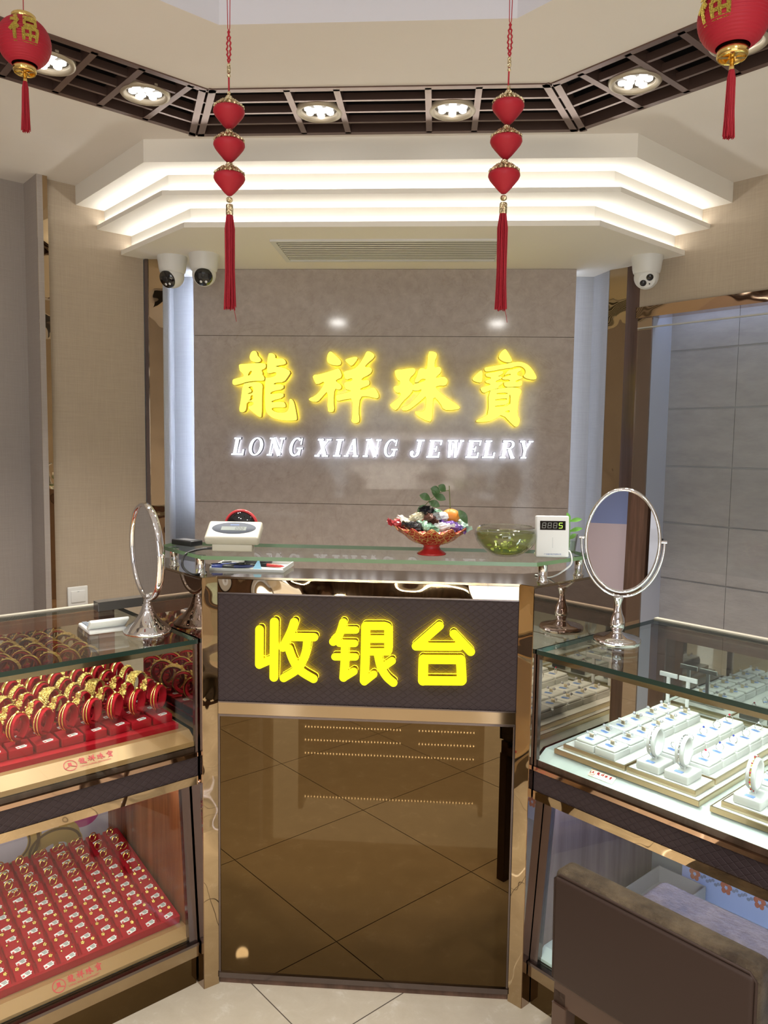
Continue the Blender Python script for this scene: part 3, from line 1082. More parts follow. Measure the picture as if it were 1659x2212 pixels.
for nth, loops, crop in ZH:
    xs = [p[0] for l in loops for p in l]
    ys = [p[1] for l in loops for p in l]
    ox, oy = (min(xs)+max(xs))/2, (min(ys)+max(ys))/2
    c = wide_pt(ox, oy, crop)
    lp = glyph_loops(loops, ox, oy, GPX)
    face = glyph_mesh('face', lp, .002)
    face.transform(Matrix.Translation((0, 0, .017)))
    side = glyph_mesh('side', lp, .030, .0013)
    backm = glyph_mesh('backlight', lp, .004, -.003)
    backm.transform(Matrix.Translation((0, 0, -.020)))
    sign_letter('sign_letter', face, side, backm, (M_['sign_yellow'], M_['sign_side'], M_['sign_halo']), (c.x, SIGN_Y+.012, c.z),
                'large glowing yellow Chinese character, %s of four on the marble wall' % nth, 'yellow characters on the marble wall')

# slab serif capitals, drawn as thick strokes in a unit cell
def stroke(p, q, w0, w1=None):
    p, q = Vector(p), Vector(q)
    d = (q-p).normalized()
    n = Vector((-d.y, d.x))
    w1 = w0 if w1 is None else w1
    return [tuple(p+n*w0/2), tuple(p-n*w0/2), tuple(q-n*w1/2), tuple(q+n*w1/2)]
def arc(cx_, cy_, rx, ry, a0, a1, wx, wy, n=22):
    out, inn = [], []
    for i in range(n+1):
        a = math.radians(a0+(a1-a0)*i/n)
        out.append((cx_+rx*math.cos(a), cy_+ry*math.sin(a)))
        inn.append((cx_+(rx-wx)*math.cos(a), cy_+(ry-wy)*math.sin(a)))
    return [[out[i], out[i+1], inn[i+1], inn[i]] for i in range(n)]
def rc(x0, y0, x1, y1):
    return [(x0, y0), (x1, y0), (x1, y1), (x0, y1)]
SF = .10
def stem(x, w=.22, ov=.10):
    return [rc(x-w/2, 0, x+w/2, 1), rc(x-w/2-ov, 0, x+w/2+ov, SF), rc(x-w/2-ov, 1-SF, x+w/2+ov, 1)]
CAPS = {
 'L': (.80, stem(.24)+[rc(.2, 0, .78, SF+.02), rc(.68, 0, .80, .34)]),
 'O': (.92, arc(.46, .5, .46, .51, 0, 360, .21, .09, 40)),
 'N': (1.02, [rc(.14, 0, .24, 1), rc(.78, 0, .88, 1), stroke((.22, .97), (.82, .03), .24), rc(.02, 0, .36, SF), rc(.02, 1-SF, .3, 1), rc(.66, 1-SF, 1.0, 1)]),
 'G': (.94, arc(.46, .5, .46, .51, 48, 330, .22, .10, 32)+[rc(.68, .05, .86, .44), rc(.52, .38, .98, .47), rc(.74, .62, .84, .98)]),
 'X': (1.0, [stroke((.24, .97), (.76, .03), .24), stroke((.80, .97), (.20, .03), .11), rc(.02, 0, .40, SF), rc(.56, 0, 1.0, SF), rc(.04, 1-SF, .46, 1), rc(.64, 1-SF, 1.0, 1)]),
 'I': (.46, stem(.23)),
 'A': (1.02, [stroke((.50, .98), (.17, .03), .10), stroke((.48, .99), (.82, .03), .23), rc(.26, .28, .72, .37), rc(0, 0, .36, SF), rc(.62, 0, 1.04, SF)]),
 'J': (.72, [rc(.34, .3, .56, 1), rc(.24, 1-SF, .70, 1)]+arc(.28, .28, .28, .29, 180, 360, .20, .10, 16)+arc(.12, .26, .12, .12, 0, 360, .12, .12, 12)),
 'E': (.86, stem(.24)+[rc(.2, 0, .80, SF+.01), rc(.72, 0, .84, .33), rc(.2, 1-SF, .80, 1), rc(.72, .70, .84, 1), rc(.2, .45, .56, .55), rc(.50, .34, .60, .66)]),
 'W': (1.20, [stroke((.20, .98), (.40, .02), .22), stroke((.62, .98), (.42, .02), .10), stroke((.62, .98), (.84, .02), .22), stroke((1.06, .98), (.86, .02), .10), rc(.02, 1-SF, .44, 1), rc(.46, 1-SF, .80, 1), rc(.90, 1-SF, 1.22, 1)]),
 'R': (1.02, stem(.24)+arc(.50, .75, .34, .25, -90, 90, .20, .09, 16)+[rc(.3, .91, .52, 1), rc(.3, .50, .52, .59), stroke((.54, .52), (.86, .05), .22), rc(.74, 0, 1.02, SF)]),
 'Y': (.98, [stroke((.20, .98), (.52, .46), .22), stroke((.82, .98), (.54, .46), .11), rc(.41, 0, .63, .5), rc(.30, 0, .74, SF), rc(0, 1-SF, .40, 1), rc(.62, 1-SF, .98, 1)]),
}
LW = [('L', 1, 80, 245, 972, 1152), ('O', 1, 250, 430, 972, 1156), ('N', 1, 445, 645, 974, 1158), ('G', 1, 665, 838, 974, 1162), ('X', 1, 935, 1118, 986, 1168), ('I', 1, 1125, 1250, 988, 1168), ('A', 1, 1238, 1425, 988, 1170), ('N', 1, 1430, 1635, 990, 1172), ('G', 2, 25, 200, 990, 1172), ('J', 2, 298, 468, 994, 1175), ('E', 2, 470, 650, 998, 1178), ('W', 2, 655, 866, 998, 1180), ('E', 2, 870, 1052, 1000, 1182), ('L', 2, 1042, 1215, 1002, 1184), ('R', 2, 1222, 1425, 1003, 1186), ('Y', 2, 1400, 1580, 1005, 1188)]
WORDS = {0: 'first', 1: 'second', 2: 'third', 3: 'fourth', 4: 'first', 5: 'second', 6: 'third', 7: 'fourth', 8: 'fifth', 9: 'first', 10: 'second', 11: 'third', 12: 'fourth', 13: 'fifth', 14: 'sixth', 15: 'last'}
for i, (ch, crop, x0, x1, y0, y1) in enumerate(LW):
    w, polys = CAPS[ch]
    a, b = wide_pt(x0, y1, crop), wide_pt(x1, y0, crop)
    H = b.z-a.z
    SH = .20
    Wd = (b.x-a.x)-SH*H
    def mk(z0, z1, grow, hole=False):
        mb = MB()
        for poly in polys:
            c = [((x/w)*Wd+SH*y*H, y*H) for x, y in poly]
            if grow:
                mx_, my_ = sum(p[0] for p in c)/len(c), sum(p[1] for p in c)/len(c)
                q = []
                for p in c:
                    d = Vector((p[0]-mx_, p[1]-my_))
                    q.append((mx_+d.x+grow*(1 if d.x > 0 else -1), my_+d.y+grow*(1 if d.y > 0 else -1)))
                c = q
            mb.prism(c, z0, z1)
        return mb
    t = thing('sign_letter', 'small glowing white capital %s, %s letter of the %s word' % (ch, WORDS[i], ('first', 'middle', 'last')[0 if i < 4 else (1 if i < 9 else 2)]), 'sign letter', (a.x, SIGN_Y+.02, a.z), 0, 'white letters on the marble wall')
    for nm, mb, m in (('side', mk(-.012, .008, .0018), M_['sign_side_w']), ('face', mk(.0081, .0105, 0), M_['sign_white']), ('backlight', mk(-.016, -.013, -.001), M_['sign_white_halo'])):
        o = build(nm, mb, m, t)
        o.rotation_euler = (PI/2, 0, 0)

# ------------------------------------------------------------------ the till counter
YC = 1.994
XL, XR = -.573, .223
ct = thing('cash_counter', 'tall mirrored cash counter with a glowing yellow sign, facing the customers', 'counter', (-.175, YC, 0))
def cpart(name, mb, mats, bevel=0, label=None, parent=None):
    return build(name, mb, mats, parent or ct, (.175, -YC, 0) if parent is None else None, bevel=bevel, label=label)
CTOP = 1.144
# solid body: front, chamfered mirror sides going back at 45 degrees
CHL = [(-.608, 1.964), (-.868, 2.224)]
CHR = [(.258, 1.964), (.518, 2.224)]
mb = MB()
mb.prism([(CHL[0][0], CHL[0][1]), (CHL[1][0], CHL[1][1]), (CHL[1][0]+.02, CHL[1][1]+.02), (CHL[0][0]+.02, CHL[0][1]+.02)], .0, CTOP-.006)
cpart('side_panel', mb, M_['bronze'], label='left bronze mirror side of the counter')
mb = MB()
mb.prism([(CHR[0][0], CHR[0][1]), (CHR[0][0]-.02, CHR[0][1]+.02), (CHR[1][0]-.02, CHR[1][1]+.02), (CHR[1][0], CHR[1][1])], .0, CTOP-.006)
cpart('side_panel', mb, M_['bronze'], label='right bronze mirror side of the counter')
mb = MB()
mb.prism([(-.606, 1.966), (-.576, 1.993), (.226, 1.993), (.256, 1.966), (.524, 2.232), (.47, 2.30), (.25, 2.16), (-.60, 2.16), (-.82, 2.30), (-.874, 2.232)], CTOP-.006, CTOP)
cpart('top', mb, M_['gold_flat'], bevel=.0015)
mb = MB()
mb.prism([(-.576, 1.996), (.226, 1.996), (.26, 2.16), (-.61, 2.16)], .02, CTOP-.007)
cpart('carcass', mb, M_['wood_dark'])
# posts
mb = MB()
mb.prism([(-.606, 1.9635), (-.573, 1.9900), (-.58, 2.004), (-.613, 1.971)], 0, CTOP-.001)
cpart('post', mb, M_['gold_post'], label='left mirror steel post')
mb = MB()
mb.prism([(.223, 1.9900), (.256, 1.9635), (.263, 1.971), (.23, 2.004)], 0, CTOP-.001)
cpart('post', mb, M_['gold_post'], label='right mirror steel post')
def strip(name, z0, z1, m, y=1.990, x0=XL, x1=XR, bev=.0015, t=.01):
    mb = MB()
    mb.box((x0, y, z0), (x1, y+t, z1))
    return cpart(name, mb, m, bev)
strip('top_rail', 1.102, CTOP-.0065, M_['gold_post'])
strip('sign_panel', .8055, 1.0985, M_['purple'], y=1.9935)
strip('sign_frame', 1.0985, 1.102, M_['edge_steel'], y=1.989)
strip('sign_frame', .802, .8055, M_['edge_steel'], y=1.989)
strip('middle_rail', .770, .802, M_['gold_flat'])
strip('front_mirror', .035, .764, M_['tea_mirror'], y=1.992)
strip('mirror_frame', .764, .770, M_['edge_steel'], y=1.989)
strip('mirror_frame', .020, .035, M_['edge_steel'], y=1.987)
strip('plinth', .0, .020, M_['wood_dark'], y=1.996)
for x in (XL, XR-.006):
    strip('mirror_frame', .035, .764, M_['edge_steel'], y=1.989, x0=x, x1=x+.006)

# yellow rounded characters of the till sign, built from round-ended strokes
def capsule(pts, r, n=10):
    polys = []
    pts = [Vector(p) for p in pts]
    for a, b in zip(pts[:-1], pts[1:]):
        d = b-a
        if d.length < 1e-6:
            continue
        d.normalize()
        nrm = Vector((-d.y, d.x))
        ang = math.atan2(nrm.y, nrm.x)
        poly = [tuple(a+r*Vector((math.cos(ang+PI*k/n), math.sin(ang+PI*k/n)))) for k in range(n+1)]
        poly += [tuple(b+r*Vector((math.cos(ang+PI+PI*k/n), math.sin(ang+PI+PI*k/n)))) for k in range(n+1)]
        polys.append(poly)
    return polys
LO = [
 ('first', [([(250,305),(247,772)], 58), ([(247,772),(385,712)], 56), ([(447,205),(440,940)], 60),
            (catmull([(710,208,0),(660,350,0),(560,545,0)], 4), 58), ([(690,405),(975,408)], 56),
            (catmull([(885,430,0),(862,610,0),(770,815,0),(570,950,0)], 5), 56), (catmull([(640,560,0),(700,720,0),(790,850,0),(965,960,0)], 5), 58)]),
 ('second', [(catmull([(1362,212,0),(1310,370,0),(1228,468,0)], 4), 56), ([(1355,313),(1525,313)], 50), ([(1310,488),(1512,490)], 50), ([(1250,668),(1520,670)], 50),
             ([(1385,500),(1382,700),(1364,945)], 56), ([(1364,945),(1500,862)], 52),
             ([(1657,262),(1650,650),(1637,985)], 58), ([(1657,257),(1905,258)], 56), (catmull([(1905,258,0),(1950,275,0),(1960,310,0)], 3), 56), ([(1960,310),(1960,580)], 56),
             ([(1660,432),(1955,432)], 52), ([(1660,602),(1955,602)], 50), ([(1640,1000),(1765,900)], 50), (catmull([(1822,640,0),(1860,800,0),(1935,930,0),(2025,1012,0)], 5), 56), ([(2008,722),(1895,800)], 52)]),
 ('third', [([(2637,257),(2327,528)], 58), ([(2327,532),(2900,535)], 54), ([(2830,365),(3052,600)], 58),
            ([(2430,702),(2920,705)], 62), ([(2920,705),(2935,980)], 64), ([(2930,988),(2425,985)], 62), ([(2418,985),(2425,702)], 66), ])]
FY = 1.958
for nth, strokes in LO:
    xs = [p[0] for pts, r in strokes for p in pts]
    ys = [p[1] for pts, r in strokes for p in pts]
    ox, oy = (min(xs)+max(xs))/2, (min(ys)+max(ys))/2
    # these pixel-grid coordinates sit on the sign front plane
    def pt(gx_, gy_):
        p = px_on_wall(520+gx_/6.144, 1310+gy_/6.144, FY)
        return p
    c = pt(ox, oy)
    sc = FY/F_PX/6.144*1.02
    def mk(z0, z1, grow):
        mb = MB()
        for pts, r in strokes:
            pp = []
            for p in pts:
                q = pt(p[0], p[1])
                pp.append((q.x-c.x, q.z-c.z))
            for poly in capsule(pp, r*sc+grow):
                mb.prism(poly, z0, z1)
        return mb
    t = thing('sign_letter', 'bright yellow rounded Chinese character on the till front, %s of three' % nth, 'sign letter', (c.x, FY, c.z), 0, 'yellow characters on the till front')
    for nm, mb, m in (('side', mk(-.024, -.0005, -.0012), M_['brass_side']), ('face', mk(-.0005, .001, 0), M_['sign_hot']), ('backlight', mk(-.027, -.0255, -.0012), M_['sign_halo_low'])):
        o = build(nm, mb, m, t)
        o.rotation_euler = (PI/2, 0, 0)

# glass shelf on steel standoffs
SZ = 1.195
sh = thing('glass_shelf', 'clear glass shelf with green edges standing on steel legs over the counter', 'shelf', (-.17, 2.08, CTOP))
poly = [(-.602, 1.945), (.262, 1.985-.02), (.43, 2.135), (.40, 2.215), (-.76, 2.215), (-.775, 2.125)]
mb = MB()
mb.prism([(x+.17, y-2.08) for x, y in poly], SZ-CTOP, SZ+.010-CTOP, 0, side=1)
build('glass_pane', mb, [glass('shelf_glass', (.95, .975, .96), .22), M_['shelf_edge']], sh)
for (x, y) in ((-.628, 2.022), (.288, 2.043), (-.745, 2.15), (.405, 2.17)):
    mb = MB()
    mb.lathe([(.015, 0), (.015, .004), (.0125, .006), (.0125, SZ-CTOP-.005), (.015, SZ-CTOP-.003), (.015, SZ-CTOP)], 0, 24, Matrix.Translation((x+.17, y-2.08, 0)))
    build('leg', mb, M_['chrome'], sh)

# ------------------------------------------------------------------ the two jewellery cases
def project(P):
    d = Vector(P)-Vector((0, 0, CAM_H))
    zc = d.dot(fw)
    return (F_PX*d.dot(rt2)/zc+829.5, F_PX*d.dot(dn2)/zc+1106)
O_R, O_L = Vector((.2725, 1.9755, 0)), Vector((-.6245, 1.9755, 0))
class Frame:
    def __init__(s, side):
        s.side = side
        s.sg = 1 if side == 'right' else -1
        s.o = O_R if side == 'right' else O_L
        s.rz = -PI/4 if side == 'right' else PI/4
        s.M = Matrix.Translation(s.o) @ Matrix.Rotation(s.rz, 4, 'Z')
    def w(s, u, v, z):                       # along the front, into the case, up -> world
        return s.M @ Vector((s.sg*u, v, z))
    def box(s, mb, u0, u1, v0, v1, z0, z1, mi=0, side=None):
        a, b = sorted((s.sg*u0, s.sg*u1))
        mb.box((a, v0, z0), (b, v1, z1), mi, None, side)
    def ext(s, mb, prof, u0, u1, mi=0):      # profile of (v, z) swept along u
        a, b = sorted((s.sg*u0, s.sg*u1))
        n = len(prof)
        vs_ = [(a, v, z) for v, z in prof]+[(b, v, z) for v, z in prof]
        mb.add(vs_, [tuple(range(n)), tuple(reversed(range(n, 2*n)))]+[(i, i+n, (i+1) % n+n, (i+1) % n) for i in range(n)], mi)
FR_, FL_ = Frame('right'), Frame('left')
LEN = 1.75
DK = {'right': .705, 'left': .718}
def make_case(f, label, deck, wood_m, led):
    t = thing('display_case', label, 'display case', f.o, f.rz)
    def p(name, mb, mats, bevel=0, label=None, parent=None):
        return build(name, mb, mats, parent or t, bevel=bevel, label=label)
    d = DK[f.side]
    mb = MB(); f.box(mb, 0, LEN, .016, .03, 0, .088); p('kick_panel', mb, M_['tea_mirror'])
    mb = MB(); f.box(mb, 0, LEN, 0, .03, .088, .120); p('base_rail', mb, M_['gold_flat'], .002)
    mb = MB(); f.box(mb, 0, LEN, -.002, .022, .120, .128); p('base_frame', mb, M_['edge_steel'])
    mb = MB(); f.ext(mb, [(.024, .130), (.024, .138), (.050, .158), (.60, .158), (.60, .130)], .004, LEN); p('lower_deck', mb, deck)
    mb = MB(); f.ext(mb, [(.012, .128), (.018, .128), (.060, .546), (.054, .546)], .022, LEN); p('lower_glass', mb, M_['glass'])
    mb = MB(); f.ext(mb, [(.008, .128), (.026, .128), (.068, .558), (.050, .558)], .0, .024); p('lower_post', mb, M_['edge_steel'])
    mb = MB(); f.ext(mb, [(.030, .128), (.60, .128), (.60, .575), (.072, .575)], .001, .014); p('end_panel', mb, wood_m)
    mb = MB(); f.box(mb, 0, LEN, .60, .615, 0, .70); p('lower_back', mb, mat(f.side+'_case_back_board', *(((.52, .44, .50), .5) if f.side == 'left' else ((.36, .36, .30), .5))))
    mb = MB(); f.box(mb, 0, LEN, .006, .60, .582, d-.022 if f.side == 'right' else .68); p('shelf_carcass', mb, M_['wood_dark'])
    mb = MB(); f.box(mb, 0, LEN, .0, .007, .603, .657); p('fascia', mb, M_['purple'])
    mb = MB(); f.box(mb, 0, LEN, -.004, .01, .580, .603); p('lower_trim', mb, M_['gold_post'], .002)
    mb = MB(); f.box(mb, 0, LEN, -.005, .01, .657, .668); p('upper_trim', mb, M_['gold_trim'], .002)
    mb = MB(); f.ext(mb, [(.008, d-.035), (.008, d-.022), (.045, d), (.575, d), (.575, d-.035)], .002, LEN); p('deck', mb, deck)
    mb = MB(); f.box(mb, .003, LEN, .0, .006, .668, .966); p('front_glass', mb, [M_['glass'], M_['glass_edge']])
    mb = MB(); f.box(mb, .0, .007, -.001, .012, .668, .966); p('corner_post', mb, M_['edge_steel'])
    mb = MB(); f.box(mb, .0, LEN, -.005, .572, .966, .978, 0, 1); p('top_glass', mb, [M_['glass_top'], M_['glass_edge']])
    mb = MB(); f.box(mb, .008, LEN, .008, .030, .950, .9655); p('lamp_rail', mb, M_['gold_flat'])
    mb = MB(); f.box(mb, .012, LEN, .0305, .036, .952, .964); p('lamp', mb, led)
    mb = MB(); f.box(mb, .03, LEN, .075, .085, .572, .5815); p('lamp', mb, led if f.side == 'left' else M_['led_violet'])
    mb = MB(); f.box(mb, .05, LEN, .560, .566, d, .935); p('back_mirror', mb, M_['mirror_warm'] if f.side == 'left' else M_['mirror_back'])
    mb = MB()
    for u0 in (.0, .62, 1.2):
        f.box(mb, u0, u0+.05, .556, .59, d, .9655)
    f.box(mb, .0, LEN, .556, .592, .930, .9655)
    p('back_frame', mb, M_['wood_red'] if f.side == 'left' else M_['wood_dark'])
    mb = MB(); f.box(mb, .0, LEN, .572, .592, .9655, .982); p('back_rail', mb, M_['cream_plastic'])
    return t
M_['mirror_warm'] = mirrorish('warm_back_mirror', (.80, .68, .60), .01)
M_['mirror_back'] = mirrorish('smoky_back_mirror', (.62, .66, .66), .02)
case_l = make_case(FL_, 'left display case with gold bangles on red velvet', M_['deck_gold'], M_['wood_red'], M_['led_case'])
case_r = make_case(FR_, 'right display case with rings on white pads', M_['deck_pale'], M_['wood_grey'], M_['led_case_cool'])

# the shop's mark printed on the case fronts: ring emblem, characters and a line of capitals
def logo(f, u, v, z, size, tilt, mats_main, parent, dz=0.0):
    sg = f.sg
    me_parts = []
    R = Matrix.Translation((sg*u, v, z)) @ Matrix.Rotation(tilt, 4, 'X') @ Matrix.Translation((0, 0, dz))
    mb = MB()
    mb.lathe([(size*.50, .0004), (size*.44, .0004)], 0, 40, R @ Matrix.Translation((-size*1.9, size*.05, 0)), cap=False)
    # a hill line and small mark inside the ring
    mb.add([(-size*.4, -size*.16, .0004), (size*.0, size*.0, .0004), (size*.4, -size*.16, .0004), (size*.38, -size*.22, .0004), (0, -size*.06, .0004), (-size*.38, -size*.22, .0004)], [(0, 5, 4, 1), (1, 4, 3, 2)], 0, False, R @ Matrix.Translation((-size*1.9, size*.05, 0)))
    mb.box((-size*.13, -size*.04, .0), (size*.13, size*.26, .0004), 0, R @ Matrix.Translation((-size*1.9, size*.05, 0)))
    o = build('printed_mark', mb, mats_main, parent)
    for k, (loops, _) in enumerate(((G_LONG, 1), (G_XIANG, 1), (G_ZHU, 2), (G_BAO, 2))):
        xs = [p[0] for l in loops for p in l]
        ys = [p[1] for l in loops for p in l]
        me = glyph_mesh('character', glyph_loops(loops, (min(xs)+max(xs))/2, (min(ys)+max(ys))/2, size*.62/720), .0004)
        set_mats(me, [mats_main])
        o = link('printed_character', me, parent)
        o.matrix_local = R @ Matrix.Translation((-size*.95+k*size*.72, size*.22, .0004))
    me = text_mesh('LONG XIANG JEWELLERY', size*.21)
    set_mats(me, [mats_main])
    o = link('printed_line', me, parent)
    o.matrix_local = R @ Matrix.Translation((-size*1.25, -size*.34, .0004))
tl = math.atan2(.022, .037)
logo(FL_, .265, .0265, DK['left']-.0105, .032, tl, M_['red_ink'], case_l)
logo(FL_, .30, .037, .1485, .032, math.atan2(.020, .026), M_['red_ink'], case_l)
nb = thing('name_plate', 'small pale gold name plate lying inside the right case front', 'name plate', FR_.w(.185, .0265, DK['right']-.0105), FR_.rz)
mb = MB()
Rl = Matrix.Rotation(tl, 4, 'X')
mb.box((-.034, -.011, .0), (.034, .011, .0008), 0, Rl)
build('plate', mb, M_['champagne'], nb)
class _Z:  # the same print at plate scale, local to the plate
    sg = 1
logo(_Z, 0.004, 0, .0, .0155, tl, M_['red_ink'], nb, .0010)

# price tags ------------------------------------------------------------
def tag_mesh(mb, w, h, M, paper=0, ink=1, red=2):
    mb.box((-w/2, -h/2, 0), (w/2, h/2, .0006), paper, M)
    mb.box((w*.5, -h*.12, 0), (w*.62, h*.12, .0005), paper, M)
    for k, yy in enumerate((.22, -.02, -.26)):
        mb.add([(-w*.12+.001*k, h*yy, .0007), (w*.42, h*yy, .0007), (w*.42, h*(yy+.13), .0007), (-w*.12+.001*k, h*(yy+.13), .0007)], [(0, 1, 2, 3)], ink, False, M)
    mb.add([(-w*.44, -h*.3, .0007), (-w*.2, -h*.3, .0007), (-w*.2, h*.1, .0007), (-w*.44, h*.1, .0007)], [(0, 1, 2, 3)], red, False, M)
TAGM = [M_['paper'], M_['ink'], M_['red_ink']]

# left upper tray of bangles --------------------------------------------------
zt = DK['left']
LU0, LU1, LV0, LV1 = .022, .60, .066, .545
mb = MB()
FL_.box(mb, LU0, LU1, LV0, LV1, zt, zt+.014)
tag(build('velvet_tray', mb, M_['velvet'], None, FL_.o, FL_.rz, bevel=.002), 'wide flat red velvet tray under the gold bangles in the left case', 'tray')
def bangle_band(kind):
    mb = MB()
    R = .0335
    if kind == 'twin':
        for a in (-.12, .12):
            mb.torus(R+.0015, .0016, 0, 36, 7, Matrix.Rotation(a, 4, 'Z'))
        mb.sphere((0, -.001, R+.003), .0045, 0, 8)
        mb.sphere((R*.5, -.003, R*.86+.002), .003, 0, 8)
    elif kind == 'plain':
        mb.torus(R+.002, .0022, 0, 40, 8, None, 2.0)
    elif kind == 'carved':
        mb.torus(R+.002, .0024, 0, 40, 8, None, 3.2)
        for k in range(18):
            a = 2*PI*k/18
            mb.sphere(((R+.004)*math.cos(a), 0, (R+.004)*math.sin(a)), .003, 0, 6, None, 1, 1.8, 1)
    elif kind == 'cuff':
        mb.torus(R+.002, .0026, 0, 40, 8, None, 6.0, math.radians(-60), math.radians(240))
        for k in range(40):
            a = math.radians(-40+260*random.random())
            b = random.uniform(-.013, .013)
            mb.sphere(((R+.004)*math.cos(a), b, (R+.004)*math.sin(a)), random.uniform(.002, .0036), 0, 6)
    elif kind == 'flower':
        mb.torus(R+.0015, .002, 0, 36, 7, None, 1.6)
        rnd = random.Random(3)
        for cx_, cz_, r in ((-.030, .017, .011), (-.022, .031, .009), (-.036, .002, .007)):
            for k in range(6):
                a = 2*PI*k/6
                mb.sphere((cx_+r*.55*math.cos(a)*.5, -.004+r*.55*math.sin(a), cz_+r*.55*math.cos(a)), r*.42, 0, 7, None, .8, 1, 1)
            mb.sphere((cx_-.003, -.005, cz_), r*.35, 0, 7)
        for k in range(9):
            mb.sphere((-.034+rnd.uniform(-.006, .01), rnd.uniform(-.012, .008), rnd.uniform(-.012, .036)), .0026, 0, 6)
    return mb
def make_stand():
    t = thing('bangle_stand', 'x', 'bangle stand')
    mb = MB(); mb.rbox((-.0275, -.031, 0), (.0275, .031, .022), .0025); build('base', mb, M_['velvet'], t)
    mb = MB(); mb.rbox((-.006, -.004, .022), (.006, .004, .036), .0015); build('stem', mb, M_['velvet_dark'], t)
    mb = MB(); mb.torus(.0295, .0032, 0, 36, 8, Matrix.Translation((0, 0, .0665)) @ Matrix.Rotation(math.radians(40), 4, 'Z'), 3.6, math.radians(-80), math.radians(262)); build('loop', mb, M_['velvet'], t)
    return t
stand0 = make_stand()
bang0 = {}
DESC = {'twin': 'thin twin-wire gold bangle', 'plain': 'plain smooth gold bangle', 'carved': 'carved round gold bangle', 'cuff': 'wide textured gold cuff', 'flower': 'gold bangle with flower clusters'}
for kind in DESC:
    t = thing('gold_bangle', 'x', 'bangle')
    build('band', bangle_band(kind), M_['gold'] if kind in ('twin', 'plain') else M_['gold_rough'], t).rotation_euler = (0, 0, math.radians(40))
    mb = MB()
    tag_mesh(mb, .023, .0115, Matrix.Translation((.002, -.0225, -.0435)) @ Matrix.Rotation(.25, 4, 'Z') @ Matrix.Rotation(.12, 4, 'X'))
    build('price_tag', mb, TAGM, t)
    bang0[kind] = t
first_s, first_b = True, set()
ROWK = [['twin'], ['flower'], ['cuff', 'flower', 'cuff', 'carved'], ['carved', 'plain', 'carved'], ['plain'], ['carved', 'plain'], ['plain']]
rnd = random.Random(11)
for r in range(6):
    for c in range(9):
        u, v = .054+.0605*c, .124+.0715*r
        P = FL_.w(u, v, zt+.05)
        q = project(P)
        if q[0] < -28:
            continue
        s_ = stand0 if first_s else copy_tree(stand0)
        first_s = False
        s_.location = FL_.w(u, v, zt+.0142)
        jr = rnd.uniform(-.10, .10)
        s_.rotation_euler = (0, 0, FL_.rz+jr)
        nth = ORD[c]
        row = ['front row', 'second row', 'third row', 'fourth row', 'fifth row', 'back row'][r]
        tag(s_, 'red velvet bangle stand, %s, %s from the cash counter' % (row, nth), 'bangle stand', 'red bangle stands in the left case')
        k = ROWK[r][c % len(ROWK[r])]
        b_ = bang0[k] if k not in first_b else copy_tree(bang0[k])
        first_b.add(k)
        b_.location = FL_.w(u, v, zt+.0142+.0665)
        b_.rotation_euler = (0, 0, FL_.rz+jr)
        tag(b_, '%s, %s, %s from the cash counter' % (DESC[k], row, nth), 'bangle', 'gold bangles in the left case')
for k in DESC:
    if k not in first_b:
        for ch in list(bang0[k].children):
            bpy.data.objects.remove(ch)
        bpy.data.objects.remove(bang0[k])

# left lower tray of rings and earrings -------------------------------------------
AL = math.radians(10.8)
def lower_pt(u, s, h):
    return FL_.w(u, .070+s*math.cos(AL)-h*math.sin(AL), .162+s*math.sin(AL)+h*math.cos(AL))
mb = MB()
MT = Matrix.Translation((0, .070, .1605)) @ Matrix.Rotation(AL, 4, 'X')
a, b = sorted((-.022, -.62))
mb.box((a, 0, 0), (b, .445, .012), 0, MT)
mb.box((a, 0, .012), (b, .008, .020), 0, MT)
mb.box((b-.008, .008, .012), (b, .445, .020), 0, MT)
mb.prism([(a, .070), (b, .070), (b, .500), (a, .500)], .1585, .160)
mb.box((a+.02, .40, .159), (b-.02, .49, .236))
tag(build('velvet_tray', mb, M_['velvet'], None, FL_.o, FL_.rz, bevel=.001), 'sloping red velvet tray of rings and earrings in the lower left case', 'tray')
PT = math.radians(18)
def make_pad():
    mb = MB()
    mb.rbox((-.0222, -.0205, 0), (.0222, .0205, .010), .002, 0, Matrix.Rotation(PT, 4, 'X'))
    mb.rbox((-.022, .0, -.004), (.022, .0165, .0075), .001, 0, None)
    t = build('velvet_pad', mb, M_['velvet'])
    return t
